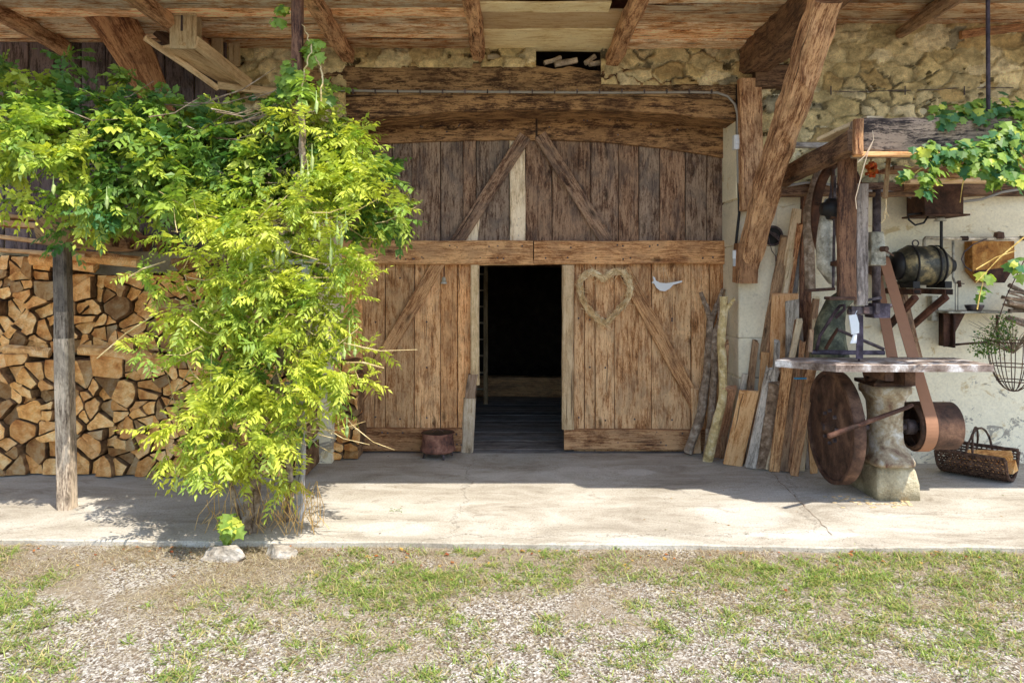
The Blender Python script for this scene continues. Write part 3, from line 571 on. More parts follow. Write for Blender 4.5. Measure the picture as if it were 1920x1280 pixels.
# ---- the firewood
def clip(poly, p, nrm):
    out = []
    for i in range(len(poly)):
        a, c = poly[i], poly[(i+1) % len(poly)]; da = (a[0]-p[0])*nrm[0]+(a[1]-p[1])*nrm[1]; dc = (c[0]-p[0])*nrm[0]+(c[1]-p[1])*nrm[1]
        if da <= 0: out.append(a)
        if da*dc < 0: t = da/(da-dc); out.append((a[0]+(c[0]-a[0])*t, a[1]+(c[1]-a[1])*t))
    return out
def area(p): return .5*abs(sum(p[i][0]*p[(i+1) % len(p)][1]-p[(i+1) % len(p)][0]*p[i][1] for i in range(len(p))))
def pile(x0, x1, z0, z1, Yf, topf, dx=.228, dz=.165, split=.9):
    sites = []
    for j in range(int((z1-z0)/dz)+1):
        for i in range(int((x1-x0)/dx)+2):
            s_ = (x0+(i+.5*(j % 2)+random.uniform(-.3, .3))*dx, z0+(j+.5+random.uniform(-.28, .28))*dz)
            if s_[1] < topf(s_[0]): sites.append(s_)
    cells = []
    for s_ in sites:
        poly = [(s_[0]-.2, max(z0, s_[1]-.16)), (min(x1+.02, s_[0]+.2), max(z0, s_[1]-.16)), (min(x1+.02, s_[0]+.2), s_[1]+.14), (s_[0]-.2, s_[1]+.14)]
        for q in sites:
            if q is s_ or abs(q[0]-s_[0]) > .6 or abs(q[1]-s_[1]) > .6: continue
            mid = ((q[0]+s_[0])/2, (q[1]+s_[1])/2); poly = clip(poly, mid, (q[0]-s_[0], q[1]-s_[1]))
            if len(poly) < 3: break
        if len(poly) < 3: continue
        if random.random() < split and area(poly) > .014:
            a = random.uniform(0, math.pi); nv = (math.cos(a), math.sin(a)); cc = (sum(p[0] for p in poly)/len(poly)+random.uniform(-.02, .02), sum(p[1] for p in poly)/len(poly)+random.uniform(-.02, .02))
            A, B2 = clip(poly, cc, nv), clip(poly, cc, (-nv[0], -nv[1]))
            for H in (A, B2):
                if area(H) > .013 and random.random() < .55:
                    a2 = a+math.pi/2+random.uniform(-.5, .5); n2 = (math.cos(a2), math.sin(a2)); c2 = (sum(p[0] for p in H)/len(H), sum(p[1] for p in H)/len(H)); cells += [clip(H, c2, n2), clip(H, c2, (-n2[0], -n2[1]))]
                else: cells.append(H)
        else: cells.append(poly)
    return cells
HONEY = [(1.12, 1.1, 1.0), (1, .9, .76), (1.12, 1.12, 1.08), (.86, .74, .6), (1.05, .98, .9), (1.1, 1.0, .8)]; GREY = [(.46, .5, .56), (.38, .37, .38), (.6, .62, .66), (.5, .46, .42)]
def add_log(poly, Yf, length, group, side='front'):
    if area(poly) < .0035: return
    n = len(poly); cx = sum(p[0] for p in poly)/n; cz = sum(p[1] for p in poly)/n; pts = []
    bul = random.randrange(n)
    for i in range(n):
        a, c = poly[i], poly[(i+1) % n]; L = math.hypot(c[0]-a[0], c[1]-a[1]); m = 1 if L < .04 else 4
        for k in range(m):
            f = k/m; x = a[0]+(c[0]-a[0])*f; z = a[1]+(c[1]-a[1])*f
            amp = (.014 if i == bul else -.005)*math.sin(math.pi*f)+random.uniform(-.0025, .0025)
            dx_, dz_ = x-cx, z-cz; dl = math.hypot(dx_, dz_)+1e-6; sh_ = max(.2, 1-(.0045-amp)/dl)
            if k == 0: sh_ -= .05
            pts.append((cx+dx_*sh_, cz+dz_*sh_))
    grey = random.random() < .2; t = random.choice(GREY if grey else HONEY); k = random.uniform(.82, 1.08); t = tuple(c*k for c in t)
    tilt = (random.uniform(-.22, .22), random.uniform(-.22, .22)); yo = Yf+random.uniform(-.07, .04)
    def pt(x, z, y, s=1.0): return (cx+(x-cx)*s, y+(x-cx)*tilt[0]*0+(z-cz)*0, cz+(z-cz)*s)
    b = MB(); r0 = [(cx+(x-cx)*.96, yo+(x-cx)*tilt[0]+(z-cz)*tilt[1], cz+(z-cz)*.96) for x, z in pts]
    r1 = [(x, yo+.007+(x-cx)*tilt[0]+(z-cz)*tilt[1], z) for x, z in pts]
    sk = (random.uniform(-.015, .015), random.uniform(-.01, .01)); r2 = [(cx+(x-cx)*.97+sk[0], Yf+length, cz+(z-cz)*.97+sk[1]) for x, z in pts]
    ts = (random.uniform(.7, 1.2),)*3
    b.loft([r0, r1, r2], t=ts, m=1, capm=0, capt=t)
    o = b.build('split_log', [M['log_end'], M['log_side']])
    tag(o, ('grey weathered' if grey else 'honey coloured fresh')+' split log end in the '+group, 'firewood log', 'split logs in the '+group)
for poly in pile(-4.5, -1.80, 0.004, 1.06, 6.49, lambda x: 1.0+.04*math.sin(x*5)): add_log(poly, 6.49, .42, 'lower firewood stack')
for poly in pile(-4.6, -1.84, 1.06, 1.95, 6.62, lambda x: 1.80-.10*max(0, x+3.6)+.05*math.sin(x*4)): add_log(poly, 6.60, .32, 'upper firewood stack')
for poly in pile(-1.67, -1.47, .004, .95, 7.06, lambda x: .85, .18, .15): add_log(poly, 7.06, .3, 'little stack beside the big door')
for k, (a, c, w_) in enumerate((((150, 655), (260, 668), .10), ((265, 664), (340, 680), .09), ((10, 652), (95, 660), .09), ((370, 690), (440, 700), .10), ((60, 483), (180, 500), .12), ((140, 478), (260, 492), .11))):
    b = MB(); Y_ = 6.47 if k < 4 else 6.55; b.beam(at(*a, Y_), at(*c, Y_+.06), w_, w_*.75, jit=.008, bev=.02, roll=random.uniform(.2, .7), t=tv(.95, 1.15)); o = b.build('split_log', [M['log_end']])
    tag(o, ['long split log laid sideways between the firewood stacks behind the post', 'short split log laid sideways just right of the post', 'split log laid sideways left of the post', 'split log laid sideways half hidden by the wisteria', 'orange split log lying on top of the firewood left of the post', 'split log lying on top of the firewood just right of the post'][k], 'firewood log', 'split logs laid sideways')

# ------------------------------------------------- things on and beside the door
lad = empty('ladder', (-.55, 10.5, 0), 'narrow wooden ladder standing in the dark inside the doorway', 'ladder')
for x in (-.36, -.80):
    b = MB(); b.beam((x, 10.2, 0), (x, 10.55, 2.9), .06, .04, up=(0, 1, 0), side=(1, 0, 0), t=(.6, .52, .42)); b.build('stile', M['pale_wood'], lad)
for k in range(12): z = .2+k*.225; b = MB(); b.tube([(-.82, 10.2+z*.12, z), (-.34, 10.2+z*.12, z)], .014, 6, t=(.5, .5, .5)); b.build('rung', M['pale_wood'], lad)
# iron pot
pc = floor_at(821, 848); pc.y = 7.28
pot = empty('iron_pot', (pc.x, 7.2, 0), 'rusty round iron brazier with a lid and small legs standing left of the doorway', 'pot')
pc = Vector(((821-960)*7.2/F, 7.2, 0)); s_ = .148
b = MB(); b.lathe(pc+Vector((0, 0, .05)), (0, 0, 1), [(.05, 0), (.15, .005), (.172, .02), (.168, .04), (.160, .06), (.148, .14), (.150, .165), (.162, .185), (.158, .19), (.14, .175), (.0, .17)], 36); b.build('bowl', M['pot_iron'], pot, True)
b = MB(); b.lathe(pc+Vector((0, 0, .225)), (0, 0, 1), [(.155, 0), (.15, .01), (.10, .018), (0, .022)], 32); b.build('lid', M['black'], pot, True)
b = MB(); b.tube([pc+Vector((.05*math.cos(a), -.03, .235+.035*math.sin(a))) for a in [i*math.pi/8 for i in range(9)]], .008, 6); b.build('handle', M['rust'], pot)
for a in (.4, 2.0, 3.6, 5.2): b = MB(); b.tube([pc+Vector((.13*math.cos(a), .13*math.sin(a), .06)), pc+Vector((.15*math.cos(a), .15*math.sin(a), 0))], [.012, .008], 6); b.build('leg', M['iron'], pot)
# bell
c = at(832, 532, YD-.03); bell = empty('door_bell', tuple(c), 'small pale metal bell hanging on the left door leaf', 'bell')
b = MB(); b.lathe(c, (0, 0, 1), [(.036, 0), (.034, .008), (.024, .02), (.020, .05), (.014, .066), (0, .07)], 20); b.build('bell_cup', M['cast_grey'], bell, True)
b = MB(); b.tube([c+Vector((0, 0, .07)), c+Vector((.002, 0, .1)), c+Vector((0, .01, .16))], .003, 5); b.build('hanging_loop', M['iron'], bell)
# heart wreath of straw
hw = empty('heart_wreath', tuple(at(1135, 612, YD-.06)), 'straw heart wreath hanging on the right door leaf', 'wreath')
pts = [(1132, 524), (1118, 512), (1103, 510), (1091, 521), (1088, 540), (1092, 562), (1104, 580), (1120, 597), (1132, 606), (1148, 594), (1162, 580), (1176, 562), (1182, 543), (1178, 522), (1166, 510), (1150, 509), (1138, 516)]
P3 = []
for i in range(len(pts)):
    a, c, d, e_ = pts[i-1], pts[i], pts[(i+1) % len(pts)], pts[(i+2) % len(pts)]
    for k in range(4):
        t = k/4; q = [.5*((2*c[j])+(-a[j]+d[j])*t+(2*a[j]-5*c[j]+4*d[j]-e_[j])*t*t+(-a[j]+3*c[j]-3*d[j]+e_[j])*t**3) for j in (0, 1)]; P3.append(at(q[0], q[1], YD-.055))
b = MB(); b.tube(P3, .027, 8, closed=True, jit=.15); b.build('wreath_core', M['straw'], hw)
b = MB(); N_ = len(P3)
for i in range(950):
    k = random.randrange(N_); a = P3[k]; c = P3[(k+random.choice([3, 4, 5])) % N_]; o_ = [Vector((random.gauss(0, .017), -abs(random.gauss(0, .018)), random.gauss(0, .017))) for _ in range(2)]
    mid = (a+c)/2+o_[0]*.6+Vector((0, -.012, 0)); 
    q = c+o_[1] if random.random() < .8 else c+o_[1]*2.6
    b.tube([a+o_[0], mid, q], [.003, .003, .0012], 3, t=tv(.75, 1.2, .06), caps=False)
for i in range(40): a = at(1130+random.uniform(-8, 8), 606, YD-.07); b.tube([a, a+Vector((random.uniform(-.06, .09), -.01, random.uniform(-.06, .03)))], [.0025, .001], 3, t=tv())
b.build('straw_wrap', M['straw'], hw)
# white bird
bd = empty('bird_ornament', tuple(at(1245, 545, YD-.04)), 'white flat wooden bird ornament hanging right of the heart', 'ornament')
poly = [(1224, 518), (1228, 520), (1230, 526), (1238, 530), (1250, 531), (1262, 529), (1279, 526), (1279, 529), (1262, 534), (1256, 541), (1247, 546), (1238, 545), (1231, 539), (1227, 532), (1222, 530), (1226, 526)]
b = MB(); b.prism(px_poly(poly, YD-.045), (0, .02, 0)); b.build('body', M['white'], bd)
b = MB(); b.tube([at(1246, 531, YD-.036), at(1243, 500, YD-.036)], .0015, 4); b.tube([at(1258, 530, YD-.036), at(1243, 500, YD-.036)], .0015, 4); b.build('string', M['cord'], bd)
# conduit over the lintel and down the pier
cd = empty('cable_conduit', tuple(at(1383, 400, 6.9)), 'grey cable conduit running along the lintel and down beside the wooden post', 'conduit')
pth = [(596, 168), (700, 171), (850, 172), (1000, 173), (1150, 174), (1300, 173), (1345, 174), (1365, 181), (1378, 196), (1383, 215), (1383, 250), (1383, 300), (1384, 340), (1390, 352), (1402, 356)]
b = MB(); b.tube([at(x, y, 6.875) for x, y in pth], .012, 8); b.build('pipe', M['grey_pvc'], cd, True)
b = MB(); b.tube([at(x, y, 6.885) for x, y in [(1382, 140), (1382, 250), (1384, 300), (1386, 400), (1380, 455), (1380, 480)]], .013, 8); b.build('pipe', M['black'], cd, True)
b = MB(); b.tube([at(x, y, 6.78) for x, y in [(1452, 352), (1480, 348), (1510, 343), (1540, 343), (1570, 350), (1620, 358), (1660, 358), (1700, 366), (1720, 378), (1790, 380), (1840, 374), (1880, 360), (1930, 352)]], .012, 8); b.build('pipe', M['grey_pvc'], cd, True)
for k, px in enumerate(list(range(620, 1350, 42))):
    b = MB(); p = at(px, 172, 6.87); b.box(p.x-.006, p.x+.006, 6.85, 6.89, p.z-.018, p.z+.018); b.build('clip', M['iron'], cd)
b = MB(); p = at(1381, 268, 6.88); b.box(p.x-.035, p.x+.035, 6.83, 6.9, p.z-.065, p.z+.065, bev=.008); b.box(p.x-.02, p.x+.02, 6.822, 6.83, p.z-.02, p.z+.02)
tag(b.build('junction_box', M['white']), 'white junction box on the conduit beside the wooden wall post', 'electrical box')
b = MB(); p = at(1378, 485, 6.88); b.lathe((p.x, 6.87, p.z), (0, 0, 1), [(.022, 0), (.026, .0), (.026, .075), (.02, .078)], 14); b.lathe((p.x, 6.87, p.z-.07), (0, 0, 1), [(.018, 0), (.024, 0), (.024, .07)], 14, t=(.6, .6, .6))
tag(b.build('cable_gland', M['white']), 'small white cable socket at the foot of the black conduit', 'socket')
b = MB(); b.tube([at(x, y, 6.88) for x, y in [(1558, 171), (1600, 173), (1650, 171), (1697, 170), (1760, 168), (1810, 164), (1900, 165)]], .004, 5)
for px in (1558, 1697, 1808): b.tube([at(px, 162, 6.87), at(px, 178, 6.87)], .006, 5)
tag(b.build('wall_wire', M['iron']), 'thin dark wire stretched across the upper stone wall on hooks', 'wire')
b = MB(); c = at(1450, 450, 6.87)
b.tube([at(1438, 432, 6.88), at(1443, 455, 6.87), at(1447, 470, 6.87), at(1454, 480, 6.87), at(1462, 474, 6.87), at(1464, 452, 6.87), at(1458, 440, 6.88)], .004, 5); b.tube([at(1455, 480, 6.87), at(1455, 490, 6.87)], .006, 5)
for q in range(3): b.tube([at(1436+q*7, 430+q*3, 6.87), at(1462-q*3, 452-q*6, 6.87)], .007, 5)
tag(b.build('hanging_wire', M['iron']), 'looped wire hanging out of the round vent hole', 'wire')

# ------------------------------------------------- branches and leaning boards
def branch(name_pts, label, mat, extra=()):
    b = MB()
    def path(pts, r):
        P = [Vector(p) for p in pts]; out = []; rr = []
        for i in range(len(P)-1):
            for k in range(4): f = k/4; out.append(P[i].lerp(P[i+1], f)+Vector((random.uniform(-.006, .006), random.uniform(-.006, .006), 0))); rr.append(r[i]+(r[i+1]-r[i])*f)
        out.append(P[-1]); rr.append(r[-1]); b.tube(out, rr, 9, jit=.10)
    for pts, r in name_pts: path(pts, r)
    tag(b.build('leaning_branch', M[mat]), label, 'branch', 'branches leaning beside the door')
def gp(px, py, Y): return at(px, py, Y)
f0 = floor_at(1291, 853); f0.z = .03
branch([([f0, gp(1316, 775, 7.2), gp(1326, 700, 7.24), gp(1331, 640, 7.28), gp(1332, 602, 7.3)], [.046, .045, .043, .042, .04]), ([gp(1332, 605, 7.3), gp(1325, 575, 7.33), gp(1314, 548, 7.36)], [.03, .026, .02]), ([gp(1332, 605, 7.3), gp(1344, 575, 7.33), gp(1356, 542, 7.36)], [.032, .026, .018])], 'grey forked branch leaning at the right edge of the door', 'bark')
f0 = floor_at(1326, 857)
branch([([f0, gp(1332, 790, 7.1), gp(1340, 700, 7.16), gp(1341, 636, 7.2), gp(1349, 600, 7.24), gp(1352, 560, 7.28)], [.04, .036, .035, .033, .026, .016])], 'brown knotty branch leaning between the forked and the yellow branch', 'bark')
f0 = floor_at(1327, 864)
branch([([f0, gp(1342, 800, 6.9), gp(1357, 738, 6.9), gp(1352, 650, 6.92), gp(1357, 556, 6.93)], [.048, .044, .04, .04, .038]), ([gp(1357, 590, 6.92), gp(1368, 570, 6.9), gp(1378, 560, 6.86)], [.02, .02, .014])], 'thick yellowish branch leaning in front of the pale pier', 'bark_pale')
BO = [  # base x,y  top x,y  width px  material  tint  top depth  label
 ((1307, 851), (1302, 728), 15, 'tan', (1, 1, 1), 7.36, 'short tan board with a pale top behind the forked branch'),
 ((1345, 858), (1366, 722), 26, 'brown_wood', (1.25, 1.05, .95), 6.88, 'pinkish brown board just right of the yellow branch'),
 ((1366, 864), (1384, 772), 10, 'beam_dark', (1, 1, 1), 6.87, 'thin dark lath left of the clean tan board'),
 ((1373, 873), (1404, 733), 36, 'tan', (1, .93, .82), 6.70, 'short wide clean tan board with a smear leaning lowest in front'),
 ((1398, 866), (1474, 444), 20, 'brown_wood', (1, 1, .95), 6.86, 'long grey brown board rising to just below the vent hole'),
 ((1412, 868), (1496, 392), 19, 'pale_wood', (1.05, .98, .88), 6.85, 'tallest pale board leaning right of the vent hole'),
 ((1430, 864), (1500, 420), 11, 'beam_red', (1, .85, .75), 6.84, 'thin reddish lath right of the tallest pale board'),
 ((1462, 868), (1472, 548), 48, 'tan', (.92, .82, .74), 6.72, 'broad flat brown plank with a square top above the saw table edge'),
 ((1444, 866), (1508, 398), 13, 'grey_wood', (.7, .68, .68), 6.86, 'narrow grey board behind the broad flat plank'),
 ((1507, 872), (1512, 352), 22, 'beam_dark', (1.15, 1.0, 1.0), 6.84, 'dark upright plank left of the saw frame'),
 ((1485, 868), (1484, 565), 24, 'grey_wood', (.85, .82, .78), 6.6, 'grey split board with a ragged top behind the saw table'),
 ((1410, 878), (1450, 690), 24, 'grey_wood', (1.1, 1.05, 1.0), 6.62, 'whitish bark edged slab right of the clean tan board'),
 ((1428, 880), (1452, 716), 22, 'bark', (1, .92, .85), 6.60, 'short bark covered slab with a pointed top'),
 ((1451, 885), (1478, 675), 19, 'rail', (.95, .92, .88), 6.50, 'orange brown squared stake under the left end of the saw table'),
 ((1472, 884), (1492, 690), 20, 'brown_wood', (.9, .88, .85), 6.55, 'grey brown board under the blue clamp'),
 ((1487, 892), (1522, 690), 15, 'brown_wood', (1.2, 1.05, .9), 6.35, 'thin crooked stake slanting in front of the other boards'),
 ((1525, 888), (1519, 700), 14, 'tan', (.95, .88, .78), 6.4, 'straight tan stake standing just left of the big saw wheel'),
 ((1497, 878), (1508, 690), 16, 'beam_red', (.9, .9, .9), 6.6, 'dark stake half hidden behind the thin crooked one'),
 ((1402, 872), (1456, 560), 10, 'brown_wood', (1.0, .92, .86), 6.84, 'long thin brown slat left of the broad flat plank'),
 ((1424, 876), (1482, 470), 9, 'pale_wood', (.95, .9, .82), 6.84, 'long thin pale slat rising beside the tallest pale board'),
 ((1446, 880), (1458, 640), 10, 'grey_wood', (.9, .85, .8), 6.6, 'thin weathered slat in front of the broad flat plank'),
 ((1456, 878), (1494, 600), 9, 'beam_dark', (1.2, 1.1, 1), 6.62, 'thin dark slat slanting across the grey split board'),
 ((1480, 886), (1506, 640), 9, 'brown_wood', (1.1, .95, .85), 6.5, 'thin reddish slat just left of the crooked stake'),
 ((1362, 866), (1396, 700), 9, 'grey_wood', (1.0, .96, .9), 6.86, 'thin pale grey slat left of the short clean tan board'),
 ((1502, 884), (1530, 600), 10, 'pale_wood', (.8, .74, .66), 6.6, 'thin dull slat between the crooked stake and the saw wheel'),
 ((1352, 860), (1362, 640), 9, 'brown_wood', (1.1, 1, .9), 6.9, 'thin upright lath just behind the yellow branch'),
 ((1388, 870), (1418, 640), 12, 'brown_wood', (.8, .78, .75), 6.87, 'narrow dark lath crossing behind the clean tan board'),
 ((1418, 872), (1436, 660), 16, 'tan', (.75, .68, .6), 6.8, 'dull brown lath between the whitish slab and the bark slab'),
 ((1440, 882), (1500, 600), 11, 'pale_wood', (.9, .85, .78), 6.6, 'slim pale lath slanting right behind the orange brown stake'),
 ((1478, 872), (1530, 560), 12, 'brown_wood', (.8, .72, .66), 6.78, 'narrow brown lath slanting towards the green saw casting'),
 ((1510, 880), (1500, 610), 13, 'grey_wood', (.75, .7, .66), 6.7, 'slim grey stake behind the dark upright plank foot'),
 ((1436, 874), (1440, 780), 15, 'rail', (.8, .75, .7), 6.66, 'shortest brown offcut standing between the bark slab and the orange stake'),
 ((1463, 876), (1466, 700), 22, 'beam_dark', (1.1, 1.1, 1.1), 6.7, 'dark board deep between the orange and the grey brown stakes')]
for a, c, wp, mt, tt, Yt, lab in BO:
    p = floor_at(*a); q = at(*c, Yt); d = (q-p).normalized(); b = MB(); W_ = wp*p.y/F
    b.beam(p+d*.01, q, W_, .022 if mt == 'tan' else .032, up=(0, 1, 0), side=d.cross(Vector((0, 1, 0))), t=tt, jit=.008 if mt in ('bark', 'grey_wood', 'brown_wood') else .003, bev=.006)
    if random.random() < .7:
        for v_ in range(len(b.v)-8, len(b.v)): b.v[v_] = (b.v[v_][0], b.v[v_][1], b.v[v_][2]+random.uniform(-.03, .02))
    tag(b.build('leaning_board', M[mt]), lab, 'board', 'boards leaning against the wall')
b = MB(); b.tube([at(1519, 545, 6.7), at(1517, 460, 6.7), at(1517, 400, 6.72), at(1527, 345, 6.74), at(1538, 312, 6.76)], [.045, .05, .048, .042, .035], 10, jit=.14); tag(b.build('bark_log', M['bark']), 'crooked bark covered pole standing behind the saw arm', 'pole')
b = MB(); p = at(1500, 709, 6.3); b.box(p.x-.05, p.x+.05, p.y-.02, p.y+.01, p.z-.006, p.z+.006); tag(b.build('blue_clip', M['blue']), 'small blue strip tied round the boards under the saw table', 'strip')

# ------------------------------------------------- platform frame above the saw
pg = empty('pergola_frame', (2.4, 5.15, 2.6), 'charred timber frame jutting from the stone wall above the saw', 'frame')
b = MB(); b.beam(at(1606, 256, 5.15), at(2050, 262, 5.15), .2, .25, jit=.012, bev=.03, seg=24); b.build('front_beam', M['charred'], pg)
b = MB(); b.beam(at(1600, 290, 5.04), at(2050, 294, 5.04), .03, .035, t=(1, .85, .7)); b.build('batten', M['tan'], pg)
b = MB(); b.beam(at(1609, 290, 5.02), at(1609, 224, 5.02), .06, .05, up=(0, 1, 0), side=(1, 0, 0), t=(.8, .7, .6)); b.build('end_board', M['beam_red'], pg)
b = MB(); b.beam(at(1462, 338, 6.85), at(1603, 262, 5.1), .1, .15, jit=.006, bev=.012); b.build('joist', M['beam_dark'], pg)
b = MB(); b.beam(at(1700, 352, 6.85), at(1850, 300, 5.3), .09, .1, jit=.006, t=(1.3, 1.2, 1.1)); b.build('joist', M['brown_wood'], pg)
for a, c in (((1545, 262), (1625, 226)), ((1570, 252), (1640, 222))): b = MB(); b.beam(at(*a, 5.7), at(*c, 5.2), .12, .03, t=(1, .95, .85)); b.build('plank_end', M['pale_wood'], pg)
b = MB(); b.beam(at(1700, 341, 5.9), at(2050, 339, 5.9), .12, .03, t=(1.15, 1.0, .85)); b.build('pale_plank', M['pale_wood'], pg)
b = MB(); b.beam(at(1660, 320, 6.2), at(2050, 318, 6.2), .3, .03, t=(.9, .8, .7)); b.build('deck_plank', M['brown_wood'], pg)
b = MB(); b.beam(at(1448, 271, 6.0), at(1562, 274, 6.0), .06, .045, t=(.9, .85, .8)); b.beam(at(1445, 265, 5.98), at(1478, 266, 5.98), .12, .1, t=(.35, .32, .32)); tag(b.build('grey_batten', M['grey_wood']), 'grey weathered batten fixed to the diagonal brace', 'batten')
b = MB(); b.tube([at(1852, -60, 5.1), at(1853, 215, 5.1)], .014, 8, t=(.6, .55, .6)); tag(b.build('hanging_rod', M['iron']), 'dark iron rod hanging from the eave down into the right vine', 'rod')
b = MB(); b.beam(at(1660, 372, 5.3), at(1668, 285, 5.3), .03, .03, t=(.9, .9, .8), up=(0, 1, 0)); b.build('hanger', M['brown_wood'], pg)
b = MB(); b.beam(at(1600, 366, 5.6), at(1745, 364, 5.6), .05, .04, t=(1, 1, 1)); b.build('cross_bar', M['beam_dark'], pg)
b = MB()
P_ = [at(1662, 368, 5.3), at(1661, 400, 5.3), at(1658, 412, 5.3), at(1652, 418, 5.3)]
b.tube(P_, .004, 5); b.tube([at(1661, 395, 5.3), at(1667, 408, 5.3), at(1660, 412, 5.3), at(1657, 400, 5.3), at(1661, 392, 5.3)], .003, 5); tag(b.build('knotted_string', M['straw']), 'knotted cord hanging below the frame beside the vertical saw shaft', 'cord')
b = MB(); b.tube([at(1636, 245, 5.0), at(1638, 262, 5.0), at(1628, 285, 5.0), at(1620, 310, 5.0), at(1611, 345, 5.0), at(1604, 372, 5.0), at(1606, 392, 5.0)], .003, 5); b.tube([at(1638, 262, 5.0), at(1622, 292, 5.0), at(1608, 305, 5.0)], .003, 5); tag(b.build('white_string', M['cord']), 'pale string dangling from the charred beam', 'string')

# ------------------------------------------------- the band saw
sw = empty('band_saw', (2.99, 6.0, 0), 'old rusty band saw with a large lower wheel on a concrete foot', 'band saw')
def wheel(cx, cy, cz, r, th, name, mats, spokes, disc, t=(1, 1, 1)):
    b = MB(); b.lathe((cx, cy, cz), (1, 0, 0), [(r-.035, 0), (r-.03, -.004), (r-.004, -.004), (r, 0), (r, th), (r-.004, th+.003), (r-.035, th), (r-.035, 0)], 64, caps=False, t=t)
    w_ = b.build(name, mats, sw, True); 
    if disc: d = MB(); d.lathe((cx, cy, cz), (1, 0, 0), [(r-.03, .02), (.09, .012), (.07, -.012), (.045, -.02), (.04, -.045), (0, -.05)], 64, caps=False, t=t); d.lathe((cx, cy, cz), (1, 0, 0), [(r-.03, .03), (0, .035)], 64, caps=False); d.build('wheel_disc', mats, w_, True)
    if spokes:
        for k in range(spokes):
            a = 2*math.pi*k/spokes+.3; s_ = MB(); s_.beam((cx+th/2, cy+.03*math.cos(a), cz+.03*math.sin(a)), (cx+th/2, cy+(r-.02)*math.cos(a), cz+(r-.02)*math.sin(a)), .02, .035, up=(1, 0, 0)); s_.build('spoke', mats, w_)
        h = MB(); h.lathe((cx-.02, cy, cz), (1, 0, 0), [(.0, -.01), (.045, 0), (.045, .1), (0, .11)], 20); h.build('hub', mats, w_, True)
    return w_
wheel(2.55, 6.0, .53, .45, .085, 'lower_wheel', M['rust'], 0, True)
wheel(2.57, 6.0, 2.24, .42, .07, 'upper_wheel', M['rust'], 6, False, (.8, .62, .5))
for k in range(8):
    a = 2*math.pi*k/8; b = MB(); b.lathe((2.545, 6.0+.13*math.cos(a), .53+.13*math.sin(a)), (-1, 0, 0), [(.016, -.02), (.016, .004), (0, .006)], 6); b.build('wheel_bolt', M['iron'], sw)
b = MB(); b.lathe((3.17, 6.0, .86), (0, 0, 1), [(0, 0), (.05, 0), (.05, .04), (.03, .05), (.03, .1), (0, .1)], 14); b.build('oil_cup', M['iron'], sw)
# plinth and pedestal
def rrect(cx, cy, hx, hy, z, r=.03, n=4):
    out = []
    for sx_, sy_, a0 in ((1, 1, 0), (-1, 1, 90), (-1, -1, 180), (1, -1, 270)):
        for k in range(n): a = R(a0+90*k/(n-1)); out.append((cx+sx_*(hx-r)+r*math.cos(a), cy+sy_*(hy-r)+r*math.sin(a), z))
    return out
b = MB(); b.loft([rrect(3.0, 6.05, .17, .27, -.01, .02), rrect(3.0, 6.05, .168, .268, .12, .03), rrect(2.995, 6.05, .155, .255, .22, .04), rrect(2.99, 6.06, .14, .24, .265, .05)]); b.build('concrete_foot', M['plinth'], sw, True)
prof = [(.26, .165, .22), (.29, .168, .22), (.32, .158, .19), (.36, .142, .16), (.42, .130, .135), (.5, .124, .125), (.62, .124, .125), (.74, .134, .13), (.80, .15, .15), (.815, .168, .165), (.86, .170, .168), (.872, .16, .16)]
b = MB(); b.loft([rrect(2.985, 5.98, hx, hy, z, min(hx, hy)*(.85 if .38 < z < .78 else .55), 7) for z, hx, hy in prof]); b.build('pedestal', M['cast_paint'], sw, True)
b = MB()
for dx_, dy_ in ((-.11, -.2), (.11, -.2), (.13, .1)): b.lathe((2.985+dx_, 6.04+dy_, .30), (0, 0, 1), [(.02, 0), (.02, .02), (.012, .022), (.012, .045), (0, .046)], 6)
b.build('anchor_bolt', M['iron'], sw)
b = MB(); b.tube([(2.5, 6.0, .53), (3.62, 6.0, .53)], .028, 14); b.build('axle', M['iron'], sw, True)
b = MB(); b.lathe((3.16, 6.0, .53), (1, 0, 0), [(.04, 0), (.06, 0), (.06, .07), (.04, .08)], 20); b.build('bearing', M['iron'], sw, True)
# pulleys with axis along X
b = MB(); b.lathe((3.22, 6.05, .53), (1, 0, 0), [(.165, .0), (.19, 0), (.197, .14), (.19, .16), (.19, .34), (.17, .34), (.165, .02)], 48, caps=False); b.lathe((3.22, 6.05, .53), (1, 0, 0), [(.165, .08), (.05, .07), (.045, .0), (0, -.005)], 40, caps=False); b.build('drive_pulley', M['rust'], sw, True)
b = MB()
for cx_, r_ in ((2.83, .085), (3.02, .11), (3.1, .11)): b.lathe((cx_, 5.95, .985), (1, 0, 0), [(r_*.7, 0), (r_, 0), (r_, .055), (r_*.7, .055), (r_*.7, 0)], 32, caps=False); b.lathe((cx_, 5.95, .985), (1, 0, 0), [(r_*.75, .025), (0, .025)], 28, caps=False)
b.build('guide_roller', M['rust'], sw, True)
b = MB(); b.box(2.84, 3.14, 5.86, 6.2, .87, .9); b.build('bed_plate', M['rust'], sw)
# table: pentagon plate
tz = 1.11; Tp = [(1.98, 5.62), (2.30, 5.30), (3.42, 5.30), (3.42, 5.78), (2.1, 5.78)]
b = MB(); b.loft([[(x, y, tz-.052) for x, y in Tp], [(x, y, tz-.004) for x, y in Tp], [(x+(.004 if x < 2.5 else -.004), y+(.004 if y < 5.6 else -.004), tz) for x, y in Tp]]); b.build('saw_table', M['steel_worn'], sw)
for q in ((2.7, 2.76, 5.4, 5.75, .98, 1.045), (3.0, 3.08, 5.7, 6.1, .9, 1.045)): b = MB(); b.box(*q); b.build('table_bracket', M['rust'], sw)
